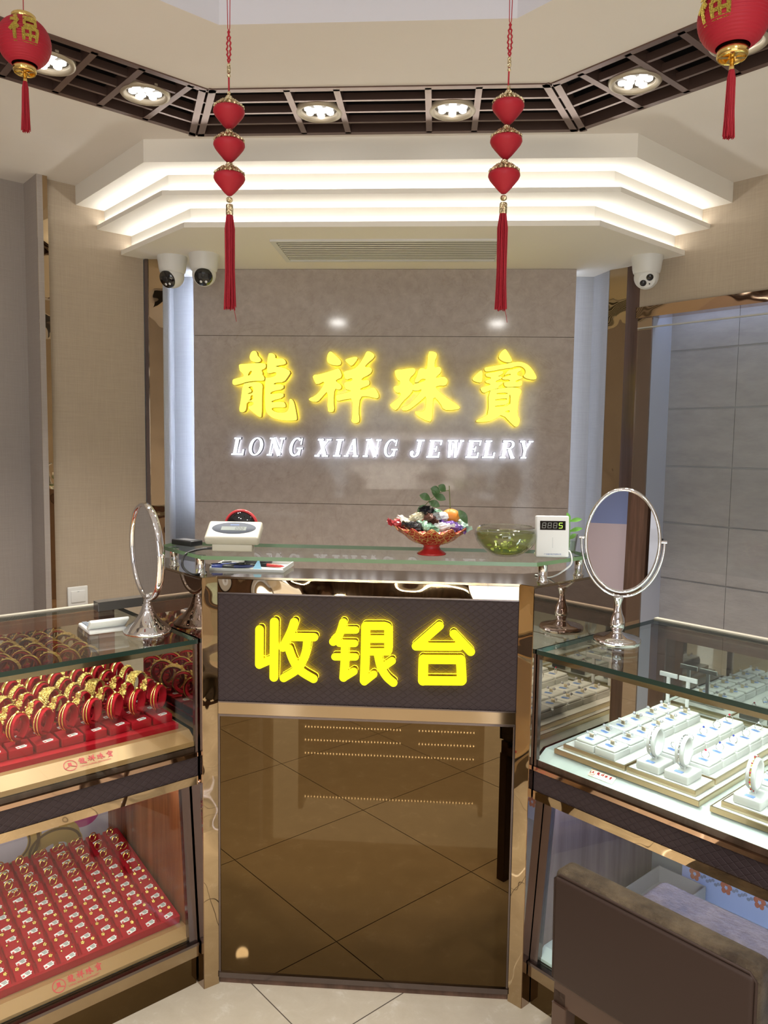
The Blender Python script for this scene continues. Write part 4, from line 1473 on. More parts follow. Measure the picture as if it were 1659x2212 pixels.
def jewel_proto(kind):
    M = Matrix.Rotation(PT, 4, 'X') @ Matrix.Translation((0, 0, .0102)) @ Matrix.Scale(1.45, 4)
    t = thing('x', 'x', 'x')
    mb = MB()
    nm = 'setting'
    g = M_['gold']
    if kind == 'ring':
        t.name = 'gold_ring'
        mb.torus(.0088, .0012, 0, 24, 6, M @ Matrix.Translation((-.004, .005, .0065)) @ Matrix.Rotation(.5, 4, 'Z') @ Matrix.Rotation(-.5, 4, 'X'), 1.4)
        mb.sphere((-.004, .002, .0155), .0026, 0, 7, M)
        nm = 'band'
    elif kind == 'hoops':
        t.name = 'gold_earrings'
        for x in (-.007, .004):
            mb.torus(.0075, .0011, 0, 22, 6, M @ Matrix.Translation((x, .006, .0065)) @ Matrix.Rotation(.4, 4, 'Z') @ Matrix.Rotation(-.3, 4, 'X'))
        nm = 'hoops'
    elif kind == 'drops':
        t.name = 'drop_earrings'
        for x in (-.008, .008):
            mb.tube([(x, .014, .001), (x, .007, .004), (x*1.1, .0, .004)], .0008, 0, 5, M)
            mb.sphere((x*1.1, -.001, .0035), .0028, 0, 8, M)
        nm = 'drops'
    elif kind == 'studs':
        t.name = 'stud_earrings'
        for x in (-.009, .009):
            for k in range(5):
                a_ = 2*PI*k/5
                mb.sphere((x+.0021*math.cos(a_), .0075+.0021*math.sin(a_), .0012), .0019, 0, 6, M)
            mb.sphere((x, .0075, .002), .0014, 0, 6, M)
        nm = 'flowers'
    else:
        t.name = 'stud_earrings'
        for x in (-.009, .009):
            mb.sphere((x, .0075, .0012), .0024, 0, 8, M)
        nm = 'beads'
    build(nm, mb, g, t)
    mb = MB()
    tag_mesh(mb, .0155, .0078, M @ Matrix.Translation((.002, -.0070, .0002)) @ Matrix.Rotation(.2, 4, 'Z'))
    build('price_tag', mb, TAGM, t)
    return t
pad0 = make_pad()
JK = {k: jewel_proto(k) for k in ('ring', 'hoops', 'drops', 'studs', 'beads')}
JD = {'ring': ('gold ring', 'ring'), 'hoops': ('pair of thin gold hoops', 'earrings'), 'drops': ('pair of gold drop earrings', 'earrings'), 'studs': ('pair of gold flower studs', 'earrings'), 'beads': ('pair of small gold bead studs', 'earrings')}
used, firstp = set(), True
for j in range(10):
    for c in range(11):
        u, s = .052+.0535*c, .030+.0432*j
        P = lower_pt(u, s, .02)
        q = project(P)
        if q[0] < -22:
            continue
        loc = lower_pt(u, s, .0122)
        o = pad0 if firstp else pad0.copy()
        if not firstp:
            COL.objects.link(o)
        firstp = False
        o.location = loc
        ro = (Matrix.Rotation(FL_.rz, 4, 'Z') @ Matrix.Rotation(AL, 4, 'X')).to_euler()
        o.rotation_euler = ro
        tag(o, 'red velvet jewellery pad, %s row, %s from the wooden end panel' % (ORDC[j], ORD[c]), 'jewellery pad', 'red pads in the lower left case')
        k = rnd.choice(('studs', 'studs', 'beads')) if j < 5 else ('drops' if j == 5 else rnd.choice(('ring', 'ring', 'hoops')))
        t = JK[k] if k not in used else copy_tree(JK[k])
        used.add(k)
        t.location = loc
        t.rotation_euler = ro
        tag(t, '%s, %s row, %s from the wooden end panel' % (JD[k][0], ORDC[j], ORD[c]), JD[k][1], 'gold jewellery in the lower left case')

# poster behind the lower left tray
po = thing('poster', 'lavender jewellery poster with woven gold bangles behind the sloping red tray', 'poster', FL_.w(.30, .597, .40), FL_.rz)
mb = MB(); mb.box((-.55, -.001, -.23), (.26, .0, .17)); build('sheet', mb, M_['lavender'], po)
def ellipse_ring(mb, cx_, cz_, a, b, w, mi, y, n=40):
    for k in range(n):
        t0, t1 = 2*PI*k/n, 2*PI*(k+1)/n
        mb.add([(cx_+a*math.cos(t0), y, cz_+b*math.sin(t0)), (cx_+a*math.cos(t1), y, cz_+b*math.sin(t1)), (cx_+(a-w)*math.cos(t1), y, cz_+(b-w)*math.sin(t1)), (cx_+(a-w)*math.cos(t0), y, cz_+(b-w)*math.sin(t0))], [(0, 1, 2, 3)], mi if (k % 3 or mi == 0) else 1)
mb = MB()
ellipse_ring(mb, -.03, -.135, .105, .095, .042, 0, -.0014)
ellipse_ring(mb, -.03, -.135, .100, .090, .010, 1, -.0018)
ellipse_ring(mb, -.03, -.135, .072, .062, .006, 1, -.0018)
ellipse_ring(mb, .115, -.185, .085, .065, .050, 0, -.0014)
ellipse_ring(mb, .115, -.185, .082, .062, .008, 1, -.0018)
ellipse_ring(mb, .150, -.165, .042, .055, .016, 0, -.0016)
build('printed_bangles', mb, [M_['poster_gold'], M_['poster_shade']], po)
mb = MB()
mb.sphere((.205, -.0008, -.105), .055, 0, 14, None, 1, .01, .8)
mb.sphere((.255, -.0008, -.06), .045, 0, 14, None, 1.1, .01, .6)
build('printed_petals', mb, M_['pink'], po)

# right case: trays, pads, rings -----------------------------------------------
zr = DK['right']
def tray(u0, u1, v0, v1, z0, h, label, rim=.004):
    mb = MB()
    FR_.box(mb, u0, u1, v0, v1, z0, z0+h, 1)
    FR_.box(mb, u0+rim, u1-rim, v0+rim, v1-rim, z0+h, z0+h+.0006, 0)
    o = build('display_tray', mb, [M_['leatherette'], M_['champagne']], None, FR_.o, FR_.rz, bevel=.0012)
    return tag(o, label, 'tray')
tray(.036, .428, .034, .545, zr, .012, 'large low gold-rimmed white tray beside the counter in the right case')
tray(.452, .90, .034, .545, zr, .012, 'large low gold-rimmed white tray at the frame edge in the right case')
z2 = zr+.013
tray(.054, .233, .048, .525, z2, .013, 'gold-rimmed white tray of pearl earrings in the right case')
tray(.238, .412, .048, .140, z2, .013, 'short gold-rimmed white tray with two bracelets in the right case')
tray(.238, .412, .146, .525, z2, .013, 'gold-rimmed white tray of gem rings in the right case')
tray(.470, .86, .048, .140, z2, .013, 'short gold-rimmed white tray with one bracelet at the frame edge')
tray(.470, .86, .146, .525, z2, .013, 'gold-rimmed white tray at the right frame edge behind the bracelet')
z3 = z2+.0138
def make_wpad():
    mb = MB()
    mb.rbox((-.0285, -.034, 0), (.0285, .034, .018), .002)
    mb.rbox((-.027, -.0325, .017), (.027, .0325, .026), .005)
    return build('ring_pad', mb, M_['leatherette'])
def rproto(kind, gem=None):
    t = thing('x', 'x', 'x')
    mb = MB()
    if kind == 'ring':
        t.name = 'gem_ring'
        mb.torus(.0092, .0010, 0, 26, 6, Matrix.Translation((0, .002, .0075)) @ Matrix.Rotation(.5, 4, 'Z'), 1.3)
        build('band', mb, M_['silver'], t)
        mb = MB(); mb.sphere((0, .002, .0185), .0028, 0, 7); build('stone', mb, gem, t)
    else:
        t.name = 'pearl_earrings' if kind == 'pearl' else 'gem_earrings'
        mb.rbox((-.005, -.002, 0), (.005, .002, .008), .0008)
        mb.tube([(-.012, 0, .0085), (.012, 0, .0085)], .0009, 0, 6)
        build('holder', mb, M_['champagne'], t)
        for x in (-.011, .011):
            mb = MB()
            if kind == 'pearl':
                mb.sphere((x, -.001, .012), .0044, 0, 10)
            else:
                mb.sphere((x, -.001, .011), .0024, 0, 6)
                for k in range(5):
                    a_ = 2*PI*k/5
                    mb.sphere((x+.0032*math.cos(a_), -.001, .011+.0032*math.sin(a_)), .0015, 0, 5)
            build('pearl' if kind == 'pearl' else 'stone', mb, M_['pearl'] if kind == 'pearl' else M_['gem'], t)
    mb = MB()
    M = Matrix.Translation((.002, -.015, .0004)) @ Matrix.Rotation(-.2, 4, 'Z')
    mb.box((-.010, -.0055, 0), (.010, .0055, .0006), 0, M)
    mb.box((-.013, -.002, 0), (-.010, .003, .0006), 0, M)
    for k, yy in enumerate((.0022, -.0004, -.003)):
        mb.add([(-.007, yy, .0008), (.008, yy, .0008), (.008, yy+.0013, .0008), (-.007, yy+.0013, .0008)], [(0, 1, 2, 3)], 1, False, M)
    build('price_tag', mb, [M_['blue_tag'], M_['blue_ink']], t)
    return t
wpad0 = make_wpad()
RP = {'pearl': rproto('pearl'), 'gem': rproto('gem'), 'sap': rproto('ring', M_['sapphire']), 'ruby': rproto('ring', M_['ruby']), 'clear': rproto('ring', M_['gem'])}
RD = {'pearl': ('pair of grey pearl earrings', 'earrings'), 'gem': ('pair of clear gem earrings', 'earrings'), 'sap': ('silver ring with blue stone', 'ring'), 'ruby': ('silver ring with red stone', 'ring'), 'clear': ('silver ring with clear stone', 'ring')}
usedr, firstw = set(), True
jobs = []
for j in range(6):
    for c, u in enumerate((.113, .174)):
        jobs.append((u, .086+.0735*j, 'pearl' if (j in (3, 4, 5)) else 'gem', 'earring tray, %s row, %s column' % (ORDC[j] if j < 5 else 'back', ('left', 'right')[c])))
seq = ['clear', 'ruby', 'clear', 'sap', 'sap', 'sap', 'clear', 'clear', 'ruby', 'clear']
for j in range(5):
    for c, u in enumerate((.286, .364)):
        jobs.append((u, .186+.0735*j, seq[j*2+c], 'ring tray, %s row, %s column' % (ORDC[j] if j < 4 else 'back', ('left', 'right')[c])))
for j in range(5):
    for c in range(2):
        jobs.append((.520+.078*c, .186+.0735*j, ('gem', 'clear')[c], 'tray at the frame edge, %s row, %s column' % (ORDC[j] if j < 4 else 'back', ('left', 'right')[c])))
for u, v, k, where in jobs:
    if project(FR_.w(u, v, z3))[0] > 1700:
        continue
    o = wpad0 if firstw else wpad0.copy()
    if not firstw:
        COL.objects.link(o)
    firstw = False
    o.location = FR_.w(u, v, z3)
    o.rotation_euler = (0, 0, FR_.rz)
    tag(o, 'white cushioned pad, '+where, 'ring pad', 'white pads in the right case')
    t = RP[k] if k not in usedr else copy_tree(RP[k])
    usedr.add(k)
    t.location = FR_.w(u, v, z3+.0262)
    t.rotation_euler = (0, 0, FR_.rz+rnd.uniform(-.15, .15))
    tag(t, RD[k][0]+', '+where, RD[k][1], 'fine jewellery in the right case')
for k in RP:
    if k not in usedr:
        for ch in list(RP[k].children):
            bpy.data.objects.remove(ch)
        bpy.data.objects.remove(RP[k])
# bracelets on white oval stands
def bracelet(u, v, lab, gold):
    t = thing('bracelet_stand', 'white padded stand with an oval loop, '+lab, 'bracelet stand', FR_.w(u, v, z3), FR_.rz, 'white bracelet stands')
    mb = MB(); mb.rbox((-.030, -.034, 0), (.030, .034, .022), .004); build('base', mb, M_['leatherette'], t)
    mb = MB(); mb.rbox((-.005, -.004, .022), (.005, .004, .034), .001); build('stem', mb, M_['leatherette'], t)
    A = Matrix.Translation((0, 0, .066)) @ Matrix.Rotation(math.radians(-85), 4, 'Z') @ Matrix.Diagonal((.88, 1, 1.06, 1))
    mb = MB(); mb.torus(.031, .003, 0, 36, 8, A, 3.6); build('loop', mb, M_['leatherette'], t)
    b = thing('bracelet', ('rose gold and gem' if gold else 'silver and gem')+' bracelet on the white stand '+lab, 'bracelet', FR_.w(u, v, z3+.066), FR_.rz, 'bracelets in the right case')
    A0 = Matrix.Rotation(math.radians(-85), 4, 'Z') @ Matrix.Diagonal((.88, 1, 1.06, 1))
    mb = MB(); mb.torus(.0352, .0009, 0, 40, 6, A0, 2.0); build('band', mb, M_['silver'] if not gold else M_['gold'], b)
    mb = MB()
    for k in range(22):
        a_ = 2*PI*k/22
        mb.sphere((.0362*math.cos(a_), 0, .0362*math.sin(a_)), .0021, k % 2, 6, A0)
    build('stones', mb, [M_['gem'], M_['ruby'] if gold else M_['silver']], b)
    mb = MB()
    M = Matrix.Translation((.002, -.024, -.0435))
    mb.box((-.010, -.0055, 0), (.010, .0055, .0006), 0, M)
    build('price_tag', mb, M_['blue_tag'], b)
bracelet(.286, .092, 'left of the pair on the short tray', False)
bracelet(.358, .092, 'right of the pair on the short tray', False)
bracelet(.520, .092, 'alone at the right frame edge', True)
# T shaped white stands with hanging earrings
for k, (u, v) in enumerate(((.095, .500), (.155, .500))):
    t = thing('earring_stand', 'white T shaped earring stand at the tray back, %s of two' % ('left', 'right')[k], 'earring stand', FR_.w(u, v, z3-.013 if False else z3+.0262), FR_.rz, 'T stands in the right case')
    mb = MB(); mb.rbox((-.005, -.003, 0), (.005, .003, .075), .001); build('post', mb, M_['leatherette'], t)
    mb = MB(); mb.rbox((-.027, -.003, .075), (.027, .003, .088), .001); build('crossbar', mb, M_['leatherette'], t)

# ------------------------------------------------------------------ lower right case contents
bx = thing('tray_box', 'open white box with chrome rim in the lower right case', 'box', FR_.w(.13, .47, .1585), FR_.rz+.0)
mb = MB()
w_, d_, h_ = .075, .10, .055
for lo, hi in (((-w_, -d_, 0), (w_, d_, .004)), ((-w_, -d_, .004), (-w_+.003, d_, h_)), ((w_-.003, -d_, .004), (w_, d_, h_)), ((-w_+.003, -d_, .004), (w_-.003, -d_+.003, h_)), ((-w_+.003, d_-.003, .004), (w_-.003, d_, h_))):
    mb.box(lo, hi)
build('body', mb, M_['cream_plastic'], bx)
bd = thing('backdrop_board', 'pale blue lit board with orange flower band behind the brown chair', 'board', FR_.w(.12, .59, .159), FR_.rz)
mb = MB(); mb.box((0, 0, 0), (1.0, .006, .40)); build('board', mb, M_['blue_paper'], bd)
mb = MB()
for k in range(9):
    cx_, cz_ = .04+k*.0955, .066
    for p_ in range(5):
        a_ = 2*PI*p_/5+.3
        mb.sphere((cx_+.011*math.cos(a_), -.0006, cz_+.013*math.sin(a_)), .0085, 0, 8, None, .8, .05, 1)
build('printed_flowers', mb, M_['orange_print'], bd)
mb = MB()
for k in range(9):
    for q_ in range(7):
        mb.sphere((.04+k*.0955+.022+q_*.0085, -.0006, .066+.006*math.sin(q_*2.1)), .005, 0, 6, None, 1, .05, 1)
build('printed_leaves', mb, mat('grey_print', (.35, .36, .45), .5), bd)

# ------------------------------------------------------------------ table mirrors
def oval(mb, rx, rz_, r, w, M, n=64, k=10):
    rings = []
    for i in range(n+1):
        a = 2*PI*i/n
        ring = []
        for j in range(k):
            b = 2*PI*j/k
            ring.append(((rx+r*math.cos(b))*math.cos(a), w*math.sin(b), (rz_+r*math.cos(b))*math.sin(a)))
        rings.append(ring)
    mb.loft(rings, 0, True, M)
ZT = .978
tm = thing('table_mirror', 'oval chrome table mirror standing on the left case, seen nearly edge on', 'table mirror', FL_.w(.070, .150, ZT), 0)
mb = MB()
mb.lathe([(.063, 0), (.065, .004), (.063, .009), (.056, .014), (.052, .020), (.046, .024), (.036, .032), (.026, .044), (.019, .056), (.016, .064), (.0155, .068), (.0125, .072), (.0135, .076), (.010, .079), (.011, .083), (.0085, .086), (.009, .090), (.0065, .094), (.006, .104), (.004, .106)], 0, 40)
build('base', mb, M_['chrome'], tm)
ang = math.radians(-47)
Rm = Matrix.Translation((0, 0, .222)) @ Matrix.Rotation(ang, 4, 'Z') @ Matrix.Rotation(.04, 4, 'X')
mb = MB(); oval(mb, .094, .128, .0065, .011, Rm); build('rim', mb, M_['chrome'], tm)
mb = MB()
mb.loft([[(.094*math.cos(2*PI*i/64), -.004, .128*math.sin(2*PI*i/64)) for i in range(64)], [(.094*math.cos(2*PI*i/64), .004, .128*math.sin(2*PI*i/64)) for i in range(64)]], 0, False, Rm, True, True)
build('mirror_glass', mb, M_['mirror'], tm)
mb = MB()
for s in (-1, 1):
    mb.sphere((s*.104, 0, 0), .006, 0, 10, Rm)
build('pivots', mb, M_['chrome'], tm)

tm = thing('table_mirror', 'oval chrome table mirror on the right case, its reflecting face to the customers', 'table mirror', FR_.w(.088, .226, ZT), 0)
mb = MB()
mb.lathe([(.060, 0), (.062, .003), (.062, .012), (.058, .016), (.040, .020), (.020, .027), (.0135, .029), (.0135, .033), (.017, .038), (.0195, .050), (.0175, .066), (.012, .080), (.0085, .095), (.0085, .106), (.013, .122), (.0135, .124), (.004, .125)], 0, 44)
build('base', mb, M_['chrome'], tm)
Rm = Matrix.Translation((.004, 0, .276)) @ Matrix.Rotation(math.radians(-20), 4, 'Z') @ Matrix.Rotation(-.06, 4, 'X')
mb = MB(); oval(mb, .094, .136, .005, .008, Rm); build('rim', mb, M_['chrome'], tm)
mb = MB()
mb.loft([[(.094*math.cos(2*PI*i/64), -.003, .136*math.sin(2*PI*i/64)) for i in range(64)], [(.094*math.cos(2*PI*i/64), .003, .136*math.sin(2*PI*i/64)) for i in range(64)]], 0, False, Rm, True, True)
build('mirror_glass', mb, M_['mirror'], tm)
mb = MB()
Rb = Matrix.Translation((.004, 0, .276)) @ Matrix.Rotation(math.radians(-20), 4, 'Z')
mb.tube([(.106*math.cos(a_), 0, .150*math.sin(a_)) for a_ in [math.radians(180+180*i/40) for i in range(41)]], .0035, 0, 8, Rb)
for s in (-1, 1):
    mb.tube([(s*.097, 0, .002), (s*.112, 0, .002)], .004, 0, 10, Rb)
build('bracket', mb, M_['chrome'], tm)

# ------------------------------------------------------------------ things on the shelf and the counter
SH = SZ+.0103
# scale display
sc_ = thing('scale_display', 'cream weighing scale display with slanted grey screen on the glass shelf', 'scale display', (-.545, 2.045, SH), math.radians(2))
mb = MB(); mb.rbox((-.055, -.012, 0), (.055, .018, .020), .003); build('foot', mb, M_['cream_plastic'], sc_)
TM = Matrix.Translation((0, .0, .020)) @ Matrix.Rotation(math.radians(-28), 4, 'X') if False else Matrix.Translation((0, -.012, .016)) @ Matrix.Rotation(math.radians(32), 4, 'X')
mb = MB()
poly = [(-.076, 0), (.070, 0), (.076, .012), (.066, .082), (-.060, .082)]
mb.rbox((-.074, 0, 0), (.074, .078, .026), .007, 0, TM)
h_ = build('head', mb, M_['cream_plastic'], sc_)
mb = MB()
mb.lathe([(.0001, .0263), (.060, .0263), (.061, .0255)], 0, 40, TM @ Matrix.Translation((0, .044, 0)), cap=False, sy=.42)
build('bezel', mb, mat('blue_grey_bezel', (.10, .112, .14), .6, spec=.2), h_)
mb = MB()
mb.box((-.034, .034, .0262), (.034, .050, .0268), 0, TM)
build('screen', mb, M_['lcd'], h_)
def seg7(mb, d, x, y, w, h, t, z, M, on, off=None):
    S = {'0': 'abcdef', '1': 'bc', '2': 'abged', '3': 'abgcd', '4': 'fgbc', '5': 'afgcd', '6': 'afgedc', '7': 'abc', '8': 'abcdefg', '9': 'abfgcd'}[d]
    R = {'a': (t*.6, h-t, w-t*.6, h), 'd': (t*.6, 0, w-t*.6, t), 'g': (t*.6, h/2-t/2, w-t*.6, h/2+t/2), 'f': (0, h/2+t*.2, t, h-t*.4), 'b': (w-t, h/2+t*.2, w, h-t*.4), 'e': (0, t*.4, t, h/2-t*.2), 'c': (w-t, t*.4, w, h/2-t*.2)}
    for k, (x0, y0, x1, y1) in R.items():
        if k in S:
            mi = on
        elif off is not None:
            mi = off
        else:
            continue
        sl = .12
        mb.add([(x+x0+sl*y0, y+y0, z), (x+x1+sl*y0, y+y0, z), (x+x1+sl*y1, y+y1, z), (x+x0+sl*y1, y+y1, z)], [(0, 1, 2, 3)], mi, False, M)
mb = MB()
for k, d in enumerate('000'):
    seg7(mb, d, .004+k*.0085, .0365, .0055, .011, .0012, .0271, TM, 0)
mb.box((.0105, .0365, .027), (.0117, .0377, .0272), 0, TM)
build('digits', mb, M_['ink'], h_)
mb = MB(); mb.box((-.012, .0565, .0264), (.012, .0595, .0266), 0, TM); build('name_strip', mb, M_['blue_ink'], h_)
cb = MB()
cb.tube(catmull([(-.60, 2.035, SH+.008), (-.635, 2.03, SH+.004), (-.662, 2.0, SH-.006), (-.665, 1.985, SH-.035), (-.640, 1.99, CTOP+.004), (-.615, 2.03, CTOP+.004)]), .0032, 0, 8)
tag(build('cable', cb, M_['dark_plastic']), 'black cable looping from the scale display down over the shelf edge', 'cable')
ad = thing('power_adapter', 'black rectangular power adapter on the left end of the shelf', 'power adapter', (-.705, 2.145, SH), math.radians(-32))
mb = MB(); mb.rbox((-.042, -.022, 0), (.042, .022, .016), .003); build('body', mb, M_['dark_plastic'], ad)
mb = MB(); mb.box((-.022, -.014, .0161), (.028, .014, .0164)); build('label_sticker', mb, mat('grey_sticker', (.12, .12, .13), .5), ad)
dm_ = thing('dome_clock', 'round black dome object with red rim behind the scale display', 'ornament', (-.545, 2.135, SH), 0)
mb = MB(); mb.lathe([(.030, 0), (.036, .004), (.036, .010), (.026, .012)], 0, 30); build('foot', mb, M_['dark_plastic'], dm_)
Rd = Matrix.Translation((0, 0, .058)) @ Matrix.Rotation(PI/2, 4, 'X')
mb = MB(); mb.torus(.045, .004, 0, 48, 10, Matrix.Translation((0, 0, .058)), 1.5); build('rim', mb, mat('red_enamel', (.55, .04, .05), .25), dm_)
mb = MB(); mb.sphere((0, 0, .058), .043, 0, 18, None, 1, .5, 1); build('dome', mb, M_['lens'], dm_)

# fluted candy dish with sweets and a mandarin
CD = Vector((-.007, 2.075, SH))
dish = thing('candy_dish', 'fluted red and gold footed candy dish on the glass shelf', 'dish', CD)
mb = MB()
mb.lathe([(.038, 0), (.040, .002), (.036, .006), (.024, .014), (.021, .022), (.026, .028)], 0, 36)
build('foot', mb, mat('red_lacquer', (.42, .02, .02), .25), dish)
mb = MB()
n_ = 96
rings = []
for (r, z, am) in ((.020, .026, 0), (.045, .032, .001), (.065, .044, .004), (.080, .058, .007), (.098, .070, .010)):
    rings.append([((r+am*.6*math.cos(12*2*PI*i/n_))*math.cos(2*PI*i/n_), (r+am*.6*math.cos(12*2*PI*i/n_))*math.sin(2*PI*i/n_), z+am*.75*math.cos(12*2*PI*i/n_)) for i in range(n_)])
rin = [[(x*.985, y*.985, z+.0015) for x, y, z in rg] for rg in reversed(rings)]
mb.loft(rings+rin, 0, True, None, False, True)
md_ = mat('red_gold_printed_dish', (.45, .05, .03), .22, .35)
n1 = N(md_, 'ShaderNodeTexVoronoi', feature='DISTANCE_TO_EDGE', Scale=85.0)
L(md_, mapped(md_), 'Vector', n1, 'Vector')
r_ = ramp(md_, [(.04, (.62, .40, .14)), (.09, (.40, .035, .025))])
L(md_, n1, 'Distance', r_, 'Fac')
L(md_, r_, 'Color', BS(md_), 'Base Color')
build('bowl', mb, md_, dish)
CANDY = [('white', (.75, .76, .70)), ('black', (.03, .03, .035)), ('pale green', (.35, .62, .45)), ('silver', (.70, .72, .74)), ('purple', (.16, .08, .35)), ('cream', (.72, .66, .45)), ('brown', (.16, .07, .05)), ('mint', (.55, .75, .65)), ('red', (.45, .04, .05)), ('clear', (.80, .84, .85))]
POS = [(-.066, -.012, .083), (-.044, -.045, .079), (-.012, -.055, .081), (.022, -.052, .079), (.055, -.034, .081), (-.040, -.010, .100), (-.006, -.030, .101), (.080, -.004, .080), (-.085, .012, .081), (.030, -.016, .103), (-.02, .02, .098), (-.012, -.008, .118), (.016, .012, .108)]
for k, ps in enumerate(POS):
    nm, colr = CANDY[k % len(CANDY)]
    twist = ['twisted', 'folded', 'crinkled'][k % 3]
    t = thing('wrapped_sweet', 'x', 'sweet', CD+Vector(ps), rnd.uniform(0, 6), 'wrapped sweets in the candy dish')
    t.rotation_euler = (rnd.uniform(-.5, .5), rnd.uniform(-.4, .4), rnd.uniform(0, 6))
    lab = '%s wrapped sweet in the candy dish, %s' % (nm, ['at the left front', 'at the front left', 'at the front middle', 'front right of middle', 'right front', 'upper left', 'top middle', 'at the right end', 'at the left end', 'beside the mandarin', 'at the back', 'topmost of the heap', 'behind the top sweet'][k])
    tag(t, lab, 'sweet', 'wrapped sweets in the candy dish')
    key = 'wrapper_'+nm.replace(' ', '_')
    if key not in M_:
        M_[key] = mat(key, colr, .2, .25 if nm != 'clear' else .1, coat=.6)
        nn = N(M_[key], 'ShaderNodeTexNoise', Scale=120.0)
        L(M_[key], mapped(M_[key]), 'Vector', nn, 'Vector')
        bump(M_[key], nn, 'Fac', .8, .004)
    mb = MB()
    mb.sphere((0, 0, 0), .020, 0, 9, None, 1.3, .80, .62)
    for q_ in range(len(mb.v)):
        f_ = 1+.22*math.sin(41*mb.v[q_].x*9+k)*math.cos(37*mb.v[q_].y*11+2*k)+rnd.uniform(-.07, .07)
        mb.v[q_] = mb.v[q_]*f_
    mb.s = [False]*len(mb.s)
    build('body', mb, M_[key], t)
    for s in (-1, 1):
        mb = MB()
        n2 = 12
        r0 = [(s*.021, .003*math.cos(2*PI*i/n2), .003*math.sin(2*PI*i/n2)) for i in range(n2)]
        r1 = [(s*.036, .014*math.cos(2*PI*i/n2)*(1+.3*(i % 2)), .007*math.sin(2*PI*i/n2)*(1+.3*(i % 2))) for i in range(n2)]
        mb.loft([r0, r1], 0, False)
        build('wrapper_end', mb, M_[key], t)
mo = thing('mandarin', 'orange mandarin with a leafy twig lying on the sweets', 'fruit', CD+Vector((.050, .002, .104)))
mb = MB(); mb.sphere((0, 0, 0), .025, 0, 16, None, 1, 1, .82); build('peel', mb, M_['orange'], mo)
mb = MB(); mb.tube(catmull([(-.002, 0, .019), (-.004, 0, .05), (-.006, .002, .082)]), .0016, 0, 6)
mb.tube(catmull([(-.005, .001, .070), (-.025, 0, .066), (-.050, -.004, .050), (-.072, -.004, .026)]), .0013, 0, 6)
build('twig', mb, M_['twig'], mo)
def leaf(mb, base, tip, w, fold=.25):
    b, t = Vector(base), Vector(tip)
    d = t-b
    up = Vector((0, -1, .4)).normalized()
    sd = d.cross(up).normalized()
    rows = []
    for i in range(9):
        s = i/8
        ww = w*math.sin(PI*min(1, s*.98+.01))**.8
        c = b+d*s+up*(.15*d.length*math.sin(PI*s))
        rows.append((c+sd*ww+up*fold*ww, c, c-sd*ww+up*fold*ww))
    for i in range(8):
        mb.add([tuple(p) for p in rows[i]+rows[i+1]], [(0, 1, 4, 3), (1, 2, 5, 4)], 0, True)
for (b_, t_) in (((-.030, 0, .065), (-.056, -.008, .074)), ((-.045, -.004, .054), (-.015, -.014, .045)), ((-.055, -.004, .044), (-.085, -.010, .056)), ((-.070, -.004, .030), (-.088, -.006, -.002)), ((-.045, -.002, .052), (-.040, -.01, .078)), ((.02, -.01, .018), (.044, -.016, -.018)), ((-.015, 0, .067), (-.035, -.006, .083)), ((-.060, -.004, .038), (-.03, -.012, .026))):
    mb = MB(); leaf(mb, b_, t_, .0105); build('leaf', mb, M_['leaf'], mo)

# glass bowl of green tea
GB = Vector((.193, 2.085, SH))
gb = thing('glass_bowl', 'round clear glass bowl of green tea on the shelf', 'bowl', GB)
mb = MB()
prof = [(.0001, .003), (.030, .003), (.045, .010), (.066, .026), (.079, .044), (.083, .058), (.078, .072), (.069, .078), (.070, .080), (.081, .073), (.086, .058), (.081, .042), (.068, .023), (.047, .007), (.034, .0), (.0001, .0)]
mb.lathe(prof, 0, 56, cap=False)
build('bowl', mb, M_['glass_thin'], gb)
te = thing('tea', 'green tea filling the clear glass bowl', 'tea', GB+Vector((0, 0, .0035)))
mb = MB()
mb.lathe([(.0001, .0005), (.029, .0005), (.044, .0075), (.0645, .0235), (.0775, .0415), (.0805, .0545), (.0795, .059), (.0001, .059)], 0, 48, cap=False)
build('liquid', mb, M_['tea'], te)
mb = MB()
rl = random.Random(5)
for k in range(42):
    a_, rr = rl.uniform(0, 2*PI), rl.uniform(.0, .058)
    z_ = rl.uniform(.008, .022) if rr < .04 else rl.uniform(.026, .046)
    b_ = Vector((rr*math.cos(a_), rr*math.sin(a_), z_+rl.uniform(0, .008)))
    t_ = b_+Vector((rl.uniform(-.018, .018), rl.uniform(-.018, .018), rl.uniform(-.004, .008)))
    if t_.xy.length < .062:
        leaf(mb, b_, t_, .004)
o = build('leaves', mb, M_['tea_leaf'], te)
o['kind'] = 'stuff'

# price display
rd = thing('price_display', 'white upright number display showing a lit green digit', 'display', (.313, 2.06, SH), math.radians(5))
TMx = Matrix.Rotation(math.radians(-6), 4, 'X')
mb = MB(); mb.rbox((-.044, -.008, .002), (.044, .010, .112), .004, 0, TMx); rb_ = build('case', mb, M_['white_plastic'], rd)
mb = MB(); mb.rbox((-.040, .006, 0), (.040, .040, .010), .003); build('foot', mb, M_['white_plastic'], rd)
mb = MB(); mb.box((-.034, -.0086, .074), (.034, -.0079, .098), 0, TMx); build('screen', mb, M_['lens'], rb_)
mb = MB()
TD = TMx @ Matrix.Translation((0, -.0089, 0)) @ Matrix.Rotation(PI/2, 4, 'X')
for k in range(4):
    seg7(mb, '8' if k < 3 else '5', -.0295+k*.0148, .0785, .0105, .015, .0017, 0, TD, 0 if k < 3 else 1, None)
build('digits', mb, [M_['digit_off'], M_['led_digit']], rb_)
me = text_mesh('广州盛芯电子有限公司', .0046, align='CENTER')
set_mats(me, [M_['blue_ink']])
o = link('printed_line', me, rb_)
